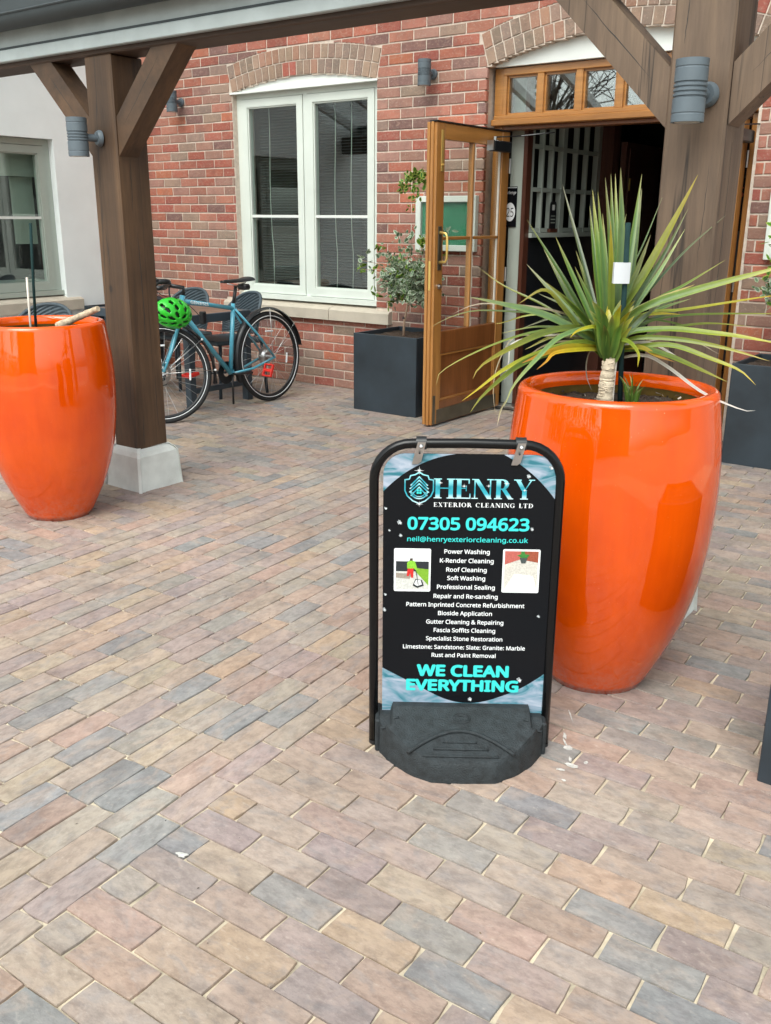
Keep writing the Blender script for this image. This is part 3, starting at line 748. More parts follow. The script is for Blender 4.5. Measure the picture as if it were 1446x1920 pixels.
# ---- door leaves
def door_leaf(label, X, y0, y1, side):
    """leaf standing open at right angles to the wall; X is its +x face, side=+1 handle on the +x face"""
    r = thing('door', label, 'door', (X, y0, 0)); t = .05; z0, z1 = .015, 1.975
    st = .10
    part('lock_stile', MB().bbox(X-t, y0, z0, X, y0+st, z1, .004), MAT['door'], r)
    part('hinge_stile', MB().bbox(X-t, y1-st, z0, X, y1, z1, .004), MAT['door'], r)
    part('rebate_strip', MB().bbox(X-t-.024, y0-.004, z0, X-t-.001, y0+.03, z1, .003), MAT['door'], r)
    part('edge_strip', MB().bbox(X-t+.012, y0-.012, z0, X-t+.032, y0-.001, z1, .002), MAT['door'], r)
    part('top_rail', MB().bbox(X-t+.002, y0+st, z1-.10, X-.002, y1-st, z1-.002, .003), MAT['doorh'], r)
    part('lock_rail', MB().bbox(X-t+.002, y0+st, .50, X-.002, y1-st, .652, .003), MAT['doorp'], r)
    part('bottom_rail', MB().bbox(X-t+.002, y0+st, z0, X-.002, y1-st, .175, .003), MAT['doorp'], r)
    part('panel', MB().bbox(X-t+.014, y0+st, .176, X-.014, y1-st, .499, .003), MAT['doorp'], r)
    m = MB()
    for a, b, c, d in ((y0+st,.176,y0+st+.012,.499),(y1-st-.012,.176,y1-st,.499),(y0+st+.012,.487,y1-st-.012,.499),(y0+st+.012,.176,y1-st-.012,.188)): m.box(X-.0135, a, b, X-.004, c, d)
    part('panel_moulding', m, MAT['doorh'], r)
    ym = (y0+y1)/2+.0
    part('glazing_bar', MB().bbox(X-t+.006, ym-.011, .653, X-.006, ym+.011, z1-.101, .003), MAT['door'], r)
    for a, b in ((y0+st, ym-.0125), (ym+.0125, y1-st)):
        part('glazing_bar', MB().bbox(X-t+.008, a, 1.252, X-.008, b, 1.274, .003), MAT['doorh'], r)
    for a, b in ((y0+st+.002, ym-.012), (ym+.012, y1-st-.002)):
        for c, d in ((.654, 1.25), (1.275, z1-.102)):
            pn = part('pane', MB().box(X-t/2-.003, a, c, X-t/2+.003, b, d), MAT['clear'], r)
    for yy in (ym+.022, y1-st-.006):
        part('bead', MB().box(X-.022, yy-.009, .655, X-.008, yy, z1-.102), MAT['canep'], r)
    part('kick_plate', MB().box(X-.001, y0+.06, .022, X+.003, y1-.06, .118), MAT['brassd'], r)
    part('edge_plate', MB().box(X-.001, y0+.012, .02, X+.004, y0+.04, .22), MAT['brassd'], r)
    fb = part('flush_bolt', MB().bbox(X+.0005, y0+.05, 1.68, X+.006, y0+.075, 1.93, .001), MAT['brass'], r)
    part('knob', MB().lathe([(0,0),(.007,0),(.008,.01),(0,.013)], (X+.005, y0+.0625, 1.72), 10, 'x'), MAT['brass'], fb)
    part('lock_plate', MB().bbox(X-t+.014, y0-.017, .93, X-t+.031, y0-.0125, 1.12, .001), MAT['brass'], r)
    yh = y0+.055
    pp = part('pull_plate', MB().bbox(X+.0005, yh-.02, 1.06, X+.005, yh+.02, 1.34, .001), MAT['brassd'], r)
    part('pull_handle', MB().tube([(X+.004,yh,1.11),(X+.05,yh,1.115),(X+.06,yh,1.135),(X+.062,yh,1.20),(X+.06,yh,1.275),(X+.05,yh,1.295),(X+.004,yh,1.30)], [.012,.007,.008,.009,.008,.007,.012], 10), MAT['brass'], pp, smooth=True)
    kc = part('lock_cylinder', MB().lathe([(0,0),(.017,0),(.018,.008),(.01,.012),(.01,.02),(0,.02)], (X+.0005, yh, .955), 14, 'x'), MAT['steel'], r, smooth=40)
    cl = part('door_closer', MB().bbox(X+.001, y1-.30, 1.835, X+.055, y1-.06, 1.905, .006), MAT['black'], r)
    part('closer_end', MB().box(X+.001, y1-.315, 1.838, X+.054, y1-.3005, 1.903), MAT['steel'], cl)
    part('closer_spindle', MB().tube([(X+.03,y1-.26,1.906),(X+.03,y1-.26,1.93)], .012, 10), MAT['steel'], cl)
    part('closer_arm', MB().tube([(X+.03,y1-.26,1.925),(X+.10,y1-.02,1.945),(X+.32,y1+.06,1.965)], .005, 6), MAT['black'], cl)
    part('weather_strip', MB().box(X-t, y0-.01, z1+.001, X+.006, y1, z1+.009), MAT['black'], r)
    for z in (.25, 1.0, 1.75): part('hinge', MB().tube([(X+.006,y1+.008,z-.05),(X+.006,y1+.008,z+.05)], .009, 8), MAT['steel'], r)
    return r
door_leaf('open golden oak door leaf standing beside the square planter, brass pull handle', -3.53, 5.30, 6.235, 1)
# right leaf, seen mostly behind the oak post: mirrored position
door_leaf('open golden oak door leaf half hidden behind the right-hand oak post', -1.868, 5.30, 6.235, 1)

# ================================================================== WHITE RENDERED WING
wing = thing('rendered_building', 'white rendered wall at right angles to the brick front, with a grey framed window', 'building', (XW, 4.5, 0))
WY0, WY1, WZ0, WZ1 = 3.6, 5.285, .70, 2.03
m = MB(); m.box(XW-.3, WY1, 0, XW, D+.004, TOP); m.box(XW-.3, -1.5, 0, XW, WY0, TOP); m.box(XW-.3, WY0, 0, XW, WY1, WZ0-.13); m.box(XW-.3, WY0, WZ1, XW, WY1, TOP)
part('wall', m, MAT['render'], wing)
Tw2 = lambda u, d, z: (XW-.07-d, WY1-.004-u, z)
casement_window(wing, Tw2, WY1-WY0-.008, .705, WZ1-.004, 2, 1.375, .055, MAT['sage2'])
m = MB(); m.prism([(XW+.05,.572),(XW+.05,.66),(XW+.035,.67),(XW-.08,.70),(XW-.08,.572)], WY0-.1, WY1+.14, 'xz')
m.v = [(x, y, z) for x, y, z in m.v]; part('window_sill', m, MAT['stone'], wing)
m = MB(); m.box(XW-2.2, WY0-.3, .3, XW-2.1, WY1+.3, 2.6); m.box(XW-2.1, WY1+.25, .3, XW-.31, WY1+.3, 2.6); m.box(XW-2.1, WY0-.3, 2.5, XW-.31, WY1+.3, 2.6); m.box(XW-2.1, WY0-.3, .3, XW-.31, WY1+.3, .4)
part('room_behind_window', m, MAT['dark'], wing)
part('roller_blind', MB().box(XW-.20, WY0+.05, 1.72, XW-.195, WY1-.05, 2.0), MAT['fabric'], wing)
part('curtain', MB().box(XW-.26, WY1-.30, 1.15, XW-.25, WY1-.08, 1.72), MAT['fabric'], wing)
part('inner_cill', MB().box(XW-.45, WY0+.02, .80, XW-.15, WY1-.02, .83), MAT['sage2'], wing)

# ================================================================== OAK VERANDA
ver = thing('veranda', 'oak veranda with grey fascia board, dark gutter and glazed lean-to roof along the pub front', 'veranda', (-2.5, 3.06, 0))
PY0, PY1 = 3.06, 3.252
def oakpost(x0, x1, m, z0=.20):
    o = MB(); o.bbox(x0, PY0, z0, x1, PY1, 2.112, .007); p = part('post', o, m, ver)
    return p
posts = {}
posts['L'] = oakpost(-4.067, -3.872, MAT['oak_v']); posts['R'] = oakpost(-1.180, -.989, MAT['oak_g'])
def pad(xc, yc, kk=1):
    m = MB(); prof = [(.152, 0), (.150, .02), (.140, .185), (.128, .208), (.104, .226)]
    q = random.Random(int(xc*100)); vs = []
    cn = .012
    for h, z in prof:
        h *= kk
        for sx, sy in ((-1,-1),(1,-1),(1,1),(-1,1)):
            vs.append((xc+sx*h-sx*cn, yc+sy*h, z+q.uniform(-.004,.004))) if sx*sy > 0 else vs.append((xc+sx*h, yc+sy*h-sy*cn, z+q.uniform(-.004,.004)))
            vs.append((xc+sx*h, yc+sy*h-sy*cn, z)) if sx*sy > 0 else vs.append((xc+sx*h-sx*cn, yc+sy*h, z))
    fs = []
    for i in range(len(prof)-1):
        for k in range(8): fs.append((i*8+k, i*8+(k+1) % 8, (i+1)*8+(k+1) % 8, (i+1)*8+k))
    fs.append(tuple((len(prof)-1)*8+k for k in range(8)))
    m.add(vs, fs); return part('post_pad', m, MAT['conc'], ver)
pad(-3.969, 3.156); pad(-1.084, 3.156, .77)
def cracks(xf, yf, axis, runs, m=None):
    "drying cracks: dark, jagged slivers lying in the timber face"
    q = random.Random(int((xf+yf)*1000))
    for u, z0, z1, w_ in runs:
        n = 14; L_, R_ = [], []
        for k in range(n+1):
            t = k/n; c = u+.004*sin(3*t+u*50)+q.uniform(-.0016,.0016); h = w_*sin(pi*t)**.6*q.uniform(.5,1); z = z0+(z1-z0)*t
            L_.append((c-h, z)); R_.append((c+h, z))
        P = L_+R_[::-1]
        if axis == 'y': mm = MB().prism(P, yf-.0004, yf+.004, 'xz')
        else: mm = MB().prism(P, xf-.004, xf+.0004, 'yz')
        part('drying_crack', mm, MAT['dark'], ver)
cracks(0, PY0, 'y', [(-4.00,1.15,1.32,.0028),(-3.91,.35,.78,.0016),(-4.03,1.45,1.62,.0013)])
cracks(-3.872, 0, 'x', [(3.15,.75,1.32,.0026),(3.13,1.40,1.66,.0020),(3.20,.30,.62,.0016),(3.10,.24,.40,.0024)])
cracks(0, PY0, 'y', [(-1.10,.95,1.30,.0013),(-1.03,1.25,1.55,.0010),(-1.14,1.90,2.06,.0015)])
cracks(-.989, 0, 'x', [(3.14,1.1,1.62,.0018)])
def brace(xp, sgn, m):
    "45 degree brace from post face xp up to the beam"
    w_ = .175
    zb, zt = 1.665, 2.118; L = zt-zb-w_*0
    pts = [(xp, zb), (xp, zb+w_), (xp+sgn*(zt-zb-w_), zt), (xp+sgn*(zt-zb), zt)]
    o = MB(); o.prism(pts, PY0+.012, PY0+.125); part('brace', o, m, ver)
    q = random.Random(int(xp*100)); P = []; mid = .088; n = 12; L_, R_ = [], []
    for k in range(n+1):
        t = k/n; d = .05+.28*t; h = .0014*sin(pi*t)*q.uniform(.6,1.2); c = mid+q.uniform(-.002,.002)
        L_.append((xp+sgn*d, zb+d+c-h*1.4-.0)); R_.append((xp+sgn*d, zb+d+c+h*1.4))
    part('drying_crack', MB().prism(L_+R_[::-1], PY0+.0116, PY0+.016), MAT['dark'], ver)
brace(-4.069, -1, MAT['oak_b']); brace(-3.870, 1, MAT['oak_b']); brace(-1.182, -1, MAT['oak_g']); brace(-.987, 1, MAT['oak_g'])
part('beam', MB().bbox(-7.5, PY0+.004, 2.114, 1.0, PY1-.01, 2.30, .006), MAT['oak_h'], ver)
f = MB(); f.bbox(-7.5, PY0-.030, 2.136, 1.0, PY0+.002, 2.192, .004); part('fascia_trim', f, MAT['fascia'], ver)
part('fascia', MB().box(-7.5, PY0-.018, 2.1925, 1.0, PY0+.002, 2.40), MAT['fascia'], ver)
part('fascia_groove', MB().box(-7.5, PY0-.024, 2.1935, 1.0, PY0-.0185, 2.203), MAT['gutter'], ver)
gu = MB(); prof = []
for i in range(13):
    A = pi+pi*i/12; prof.append((PY0-.085+.06*cos(A), 2.315+.055*sin(A)))
inner = [(PY0-.085+.055*cos(2*pi-pi*i/12), 2.318+.05*sin(2*pi-pi*i/12)) for i in range(13)]
gu.prism(prof+inner, -7.5, 1.0, 'yz'); part('gutter', gu, MAT['gutter'], ver, smooth=35)
gl = MB(); gl.tube([(-7.5, PY0-.146, 2.318), (1.0, PY0-.146, 2.318)], .006, 6); part('gutter_lip', gl, MAT['gutter'], ver)
part('eaves_flashing', MB().prism([(PY0-.15,2.385),(PY0-.15,2.392),(PY0+.04,2.425),(PY0+.04,2.402)], -7.5, 1.0, 'yz'), MAT['gutter'], ver)
part('gutter_cover', MB().box(-7.5, PY0-.143, 2.322, 1.0, PY0-.138, 2.384), MAT['gutter'], ver)
zr = lambda y: 2.40+(y-3.02)*(3.42-2.36)/(D-3.02)
for i in range(14):
    x = -7.4+i*.62; m = MB(); m.prism([(3.085, zr(3.0)-.05), (3.085, zr(3.085)), (D-.02, zr(D)), (D-.02, zr(D)-.13)], x-.028, x+.028, 'yz'); part('rafter', m, MAT['rafterp'], ver)
    if i < 13:
        a, b = x+.02, x+.60; m = MB()
        m.add([(a,3.06,zr(3.06)+.005),(b,3.06,zr(3.06)+.005),(b,D-.02,zr(D)+.005),(a,D-.02,zr(D)+.005)], [(0,1,2,3)])
        m.add([(a,2.97,zr(2.97)+.013),(b,2.97,zr(2.97)+.013),(b,D-.02,zr(D)+.013),(a,D-.02,zr(D)+.013)], [(0,1,2,3)]) if 0 else None
        part('roof_pane', m, MAT['glassr'], ver)
part('wall_plate', MB().box(-7.5, D-.06, zr(D)-.16, .9, D-.003, zr(D)-.02), MAT['fascia'], ver)

# ================================================================== WALL LAMPS
def lamp_parts(r, L=.172, R=.048):
    "up-and-down cylinder lamp; local: wall at y=0, lamp towards -y"
    yc = -.115; prof = [(0,-L/2+.004),(R-.006,-L/2+.004),(R-.005,-L/2),(R,-L/2),(R,-L/2+.02),(R-.0015,-L/2+.022),(R-.0015,-L/2+.024),(R,-L/2+.026)]
    h = L/2
    for k in range(4):
        z = -.021+k*.013; prof += [(R,z),(R-.004,z+.002),(R-.004,z+.005),(R,z+.007)]
    prof += [(R,h-.026),(R-.0015,h-.024),(R-.0015,h-.022),(R,h-.02),(R,h),(R-.005,h),(R-.006,h-.004),(0,h-.004)]
    part('lamp_body', MB().lathe(prof, (0, yc, 0), 32), MAT['lamp'], r, smooth=30, local=True)
    part('lamp_lens', MB().lathe([(0,-h-.0005),(R-.012,-h-.0005),(R-.012,-h+.004)], (0, yc, 0), 24), MAT['bulb'], r, local=True)
    part('wall_arm', MB().tube([(0,yc+R-.006,0),(0,-.02,0)], .017, 14), MAT['lamp'], r, smooth=40, local=True)
    part('wall_plate', MB().lathe([(0,-.024),(.03,-.022),(.036,-.012),(.037,-.001),(0,-.001)], (0,0,0), 28, 'y'), MAT['lamp'], r, smooth=40, local=True)
lampA = thing('wall_lamp', 'slate grey up-down cylinder lamp on the front of the right-hand oak post', 'wall lamp', (-1.052, PY0, 1.752), rad(-8), 'up-down lamps on posts and wall')
lamp_parts(lampA)
for lab, loc, rz in (('slate grey up-down cylinder lamp on the oak post behind the left orange pot', (-3.985, PY0, 1.748), rad(-14)),
                     ('slate grey up-down lamp on the brick wall between window and doorway', (-4.137, D-.002, 2.386), 0),
                     ('slate grey up-down lamp on the brick wall, partly hidden by the post brace', (-6.83, D-.002, 2.36), 0)):
    c = copy_tree(lampA, None, loc, rz, lab)

# ================================================================== ORANGE POTS
HP = .928; RS = [.150, .2361, .2879, .3085, .3090, .288]
def spl(rs, n):
    Nn = len(rs); h = 1/(Nn-1); A = [[0.0]*Nn for _ in range(Nn)]; b = [0.0]*Nn; A[0][0] = A[-1][-1] = 1
    for i in range(1, Nn-1): A[i][i-1] = 1; A[i][i] = 4; A[i][i+1] = 1; b[i] = 6*(rs[i-1]-2*rs[i]+rs[i+1])/h**2
    for i in range(Nn):
        p = A[i][i]
        for j in range(i+1, Nn):
            f = A[j][i]/p
            if f:
                for k in range(Nn): A[j][k] -= f*A[i][k]
                b[j] -= f*b[i]
    Mm = [0.0]*Nn
    for i in range(Nn-1, -1, -1): Mm[i] = (b[i]-sum(A[i][k]*Mm[k] for k in range(i+1, Nn)))/A[i][i]
    out = []
    for q in range(n+1):
        t = q/n; i = min(int(t/h), Nn-2); u = (t-i*h)/h
        out.append(((1-u)*rs[i]+u*rs[i+1]+h*h/6*(((1-u)**3-(1-u))*Mm[i]+(u**3-u)*Mm[i+1]), t))
    return out
pprof = [(r, t*(HP-.02)) for r, t in spl(RS, 34)]
r_top = pprof[-1][0]
rim = [(r_top-.018+.018*cos(A), HP-.02+.02*sin(A)) for A in [pi/2*k/6 for k in range(1, 7)]]
rim += [(r_top-.030, HP-.001), (r_top-.038, HP-.008), (r_top-.041, HP-.03), (r_top-.040, HP-.042)]
def make_pot(label, x, y, soil_z, cat='plant pot'):
    r = thing('orange_pot', label, cat, (x, y, 0), 0, 'tall glazed orange pots')
    part('pot_body', MB().lathe([(0, .001), (RS[0]-.008, .001), (RS[0]-.002, .004)]+pprof[:]+rim, (0,0,0), 96), MAT['orange'], r, smooth=True, local=True)
    part('pot_lining', MB().lathe([(r_top-.041, HP-.040), (r_top-.030, HP-.06), (r_top-.02, HP-.12), (r_top-.015, soil_z-.02)], (0,0,0), 72), MAT['inner'], r, smooth=True, local=True)
    m = MB(); q = random.Random(int(abs(x)*1000)); n = 60; rr_ = r_top-.016; vs = []; fs = []
    rings = 16
    for i in range(rings+1):
        for k in range(n):
            A = 2*pi*k/n; rad_ = rr_*i/rings
            vs.append((rad_*cos(A), rad_*sin(A), soil_z+q.uniform(-.006,.012)*(1 if 0 < i < rings else .3)))
    for i in range(rings):
        for k in range(n): fs.append((i*n+k, i*n+(k+1) % n, (i+1)*n+(k+1) % n, (i+1)*n+k))
    m.add(vs, fs); part('soil', m, MAT['soil'], r, local=True)
    cr_ = MB()
    for k in range(150):
        A = q.uniform(0, 2*pi); R = rr_*sqrt(q.random())*.95; s = q.uniform(.003, .009); c = (R*cos(A), R*sin(A), soil_z+.008)
        vs = [(c[0]+q.uniform(-s,s), c[1]+q.uniform(-s,s), c[2]+q.uniform(-.4,1)*s) for _ in range(4)]
        cr_.add(vs, [(0,1,2),(0,2,3),(0,3,1),(1,3,2)])
    part('soil_crumbs', cr_, MAT['soil'], r, local=True, stuff=True)
    ch = MB()
    for k in range(16):
        A = q.uniform(0, 2*pi); R = rr_*sqrt(q.random())*.9; s = q.uniform(.006, .013); an = q.uniform(0, 6)
        c = (R*cos(A), R*sin(A), soil_z+.017)
        ch.add([(c[0]-s*cos(an), c[1]-s*sin(an), c[2]), (c[0]+s*cos(an), c[1]+s*sin(an), c[2]+.002), (c[0]+s*cos(an)-.3*s*sin(an), c[1]+s*sin(an)+.3*s*cos(an), c[2]+.006), (c[0]-s*cos(an)-.3*s*sin(an), c[1]-s*sin(an)+.3*s*cos(an), c[2]+.003)], [(0,1,2,3)])
    part('wood_chips', ch, MAT['canep'], r, local=True, stuff=True)
    return r
potR = make_pot('tall glossy orange pot behind the swing sign, holding the spiky yellow-green plant', -1.066, 2.578, .858)
potL = make_pot('tall glossy orange pot cut by the left edge, holding only canes and a log', -3.881, 2.561, .80)
# contents of the left pot
solo('garden_cane', MB().tube([(-3.99,2.60,.80),(-3.965,2.60,1.1),(-3.94,2.60,1.358)], .0065, 10), MAT['cane'], 'long dark green cane standing upright in the left orange pot', 'cane', smooth=True)
solo('garden_cane', MB().tube([(-3.99,2.575,.80),(-3.985,2.575,.95),(-3.975,2.575,1.118)], .005, 10), MAT['canep'], 'short pale cane beside the taller dark cane in the left orange pot', 'cane', smooth=True)
q = random.Random(5); pts = []; rs_ = []
A_, B_ = Vector((-3.80, 2.60, .885)), Vector((-3.36, 2.515, 1.022))
A_, B_ = Vector((-3.905, 2.667, .893)), Vector((-3.655, 2.715, .985))
for k in range(13): pts.append(A_.lerp(B_, k/12)+Vector((q.uniform(-.001,.001),)*3)); rs_.append(.0175-.003*k/12+q.uniform(-.002,.002))
solo('log', MB().tube(pts, rs_, 14), MAT['log'], 'short mottled cut branch leaning over the rim of the left orange pot', 'log', smooth=40)

# ================================================================== SPIKY PLANT
pl = thing('cordyline', 'spiky cordyline with arching green leaves yellowing at their tips, in the right orange pot', 'plant', (-1.121, 2.619, .85))
LC = dict(g=((.09,.17,.035),(.085,.20,.03),(.11,.23,.035),(.38,.34,.10)), d=((.09,.15,.06),(.09,.17,.075),(.12,.20,.10),(.35,.33,.22)),
          y=((.16,.24,.03),(.22,.30,.03),(.42,.40,.02),(.62,.42,.03)), v=((.10,.17,.035),(.11,.21,.03),(.25,.31,.03),(.55,.48,.10)),
          p=((.11,.21,.06),(.15,.28,.10),(.21,.35,.13),(.42,.42,.18)), t=((.22,.20,.08),(.33,.28,.14),(.48,.40,.25),(.55,.44,.30)),
          o=((.25,.25,.03),(.50,.42,.02),(.60,.33,.02),(.50,.22,.05)), w=((.25,.22,.10),(.50,.46,.36),(.66,.63,.56),(.70,.68,.63)))
def bez(pts, n):
    "Catmull-Rom through the points"
    P = [Vector(p) for p in pts]; P = [P[0]*2-P[1]]+P+[P[-1]*2-P[-2]]; out = []; L = [(P[i+1]-P[i]).length for i in range(len(P)-1)]
    S = len(P)-3; tot = sum(L[1:-1]); 
    for k in range(n+1):
        d = tot*k/n; i = 1
        while i < len(L)-2 and d > L[i]: d -= L[i]; i += 1
        t = min(1, d/max(L[i], 1e-9)); a, b, c, e = P[i-1], P[i], P[i+1], P[i+2]
        out.append(.5*((2*b)+(-a+c)*t+(2*a-5*b+4*c-e)*t*t+(-a+3*b-3*c+e)*t**3))
    return out
def lerp3(cs, t):
    t = t*3; i = min(2, int(t)); f = t-i; return tuple(cs[i][k]*(1-f)+cs[i+1][k]*f for k in range(3))
lr = random.Random(21)
def leaf_mesh(kind, width, pts, n=18):
    C = bez(pts, n); cs = LC[kind]; vs = []; fs = []; col = []; thin = width < .009
    bright = lr.uniform(.42, 1.05); width *= .88; axis = Vector((-1.121, 2.619, 1.0)); prev = None; yl = lr.uniform(.5, 1.3); tw0 = lr.uniform(-.25, .25)
    outd = (C[-1]-C[0]); outd.z = 0; tang = outd.cross(Vector((0,0,1)))
    tang = tang.normalized() if tang.length > .02 else Vector((1,0,0))
    for i, c in enumerate(C):
        t = i/n; T = (C[min(i+1,n)]-C[max(i-1,0)]).normalized(); vw = (c-CAMLOC).normalized()
        s = T.cross(Vector((-.55,.83,-.1))).normalized()
        if s.dot(tang) < 0: tang2 = -tang
        else: tang2 = tang
        s = (s*1.0+tang2*.45+T.cross(s)*tw0); s = (s-T*s.dot(T)).normalized()
        if prev is not None and s.dot(prev) < 0: s = -s
        prev = s
        nrm = T.cross(s).normalized()
        if nrm.dot(vw) > 0: nrm = -nrm
        wd = width*.5*(min(1, .62+t*2.2) if t < .25 else 1)*(1-max(0, (t-.45)/.55)**1.7*.97)
        fold = wd*.38*(1-t*.5)
        vs += [c-s*wd, c-s*wd*.5-nrm*fold*.45, c-nrm*fold, c+s*wd*.5-nrm*fold*.45, c+s*wd]
    for i in range(n):
        t0, t1 = i/n, (i+1)/n
        for k in range(4):
            a = i*5+k; fs.append((a, a+1, a+6, a+5)); e = (.55 if k in (0, 3) else .0)
            q4 = []
            for tt, kk in ((t0, k), (t0, k+1), (t1, k+1), (t1, k)):
                tcol = min(1, tt**(1/yl)); b = lerp3(cs, tcol); edge = abs(kk-2)/2
                if kind in 'gvdpy': ec = (.34, .36, .05); m_ = edge**2*.45*(.4+.6*tt); b = tuple(b[j]*(1-m_)+ec[j]*m_ for j in range(3))
                mid = .82 if kk == 2 else 1
                q4.append(tuple(x*bright*mid for x in b)+(1,))
            col.append(tuple(q4))
    m = MB(); m.v = [tuple(v) for v in vs]; m.f = fs; m.c = col
    return m
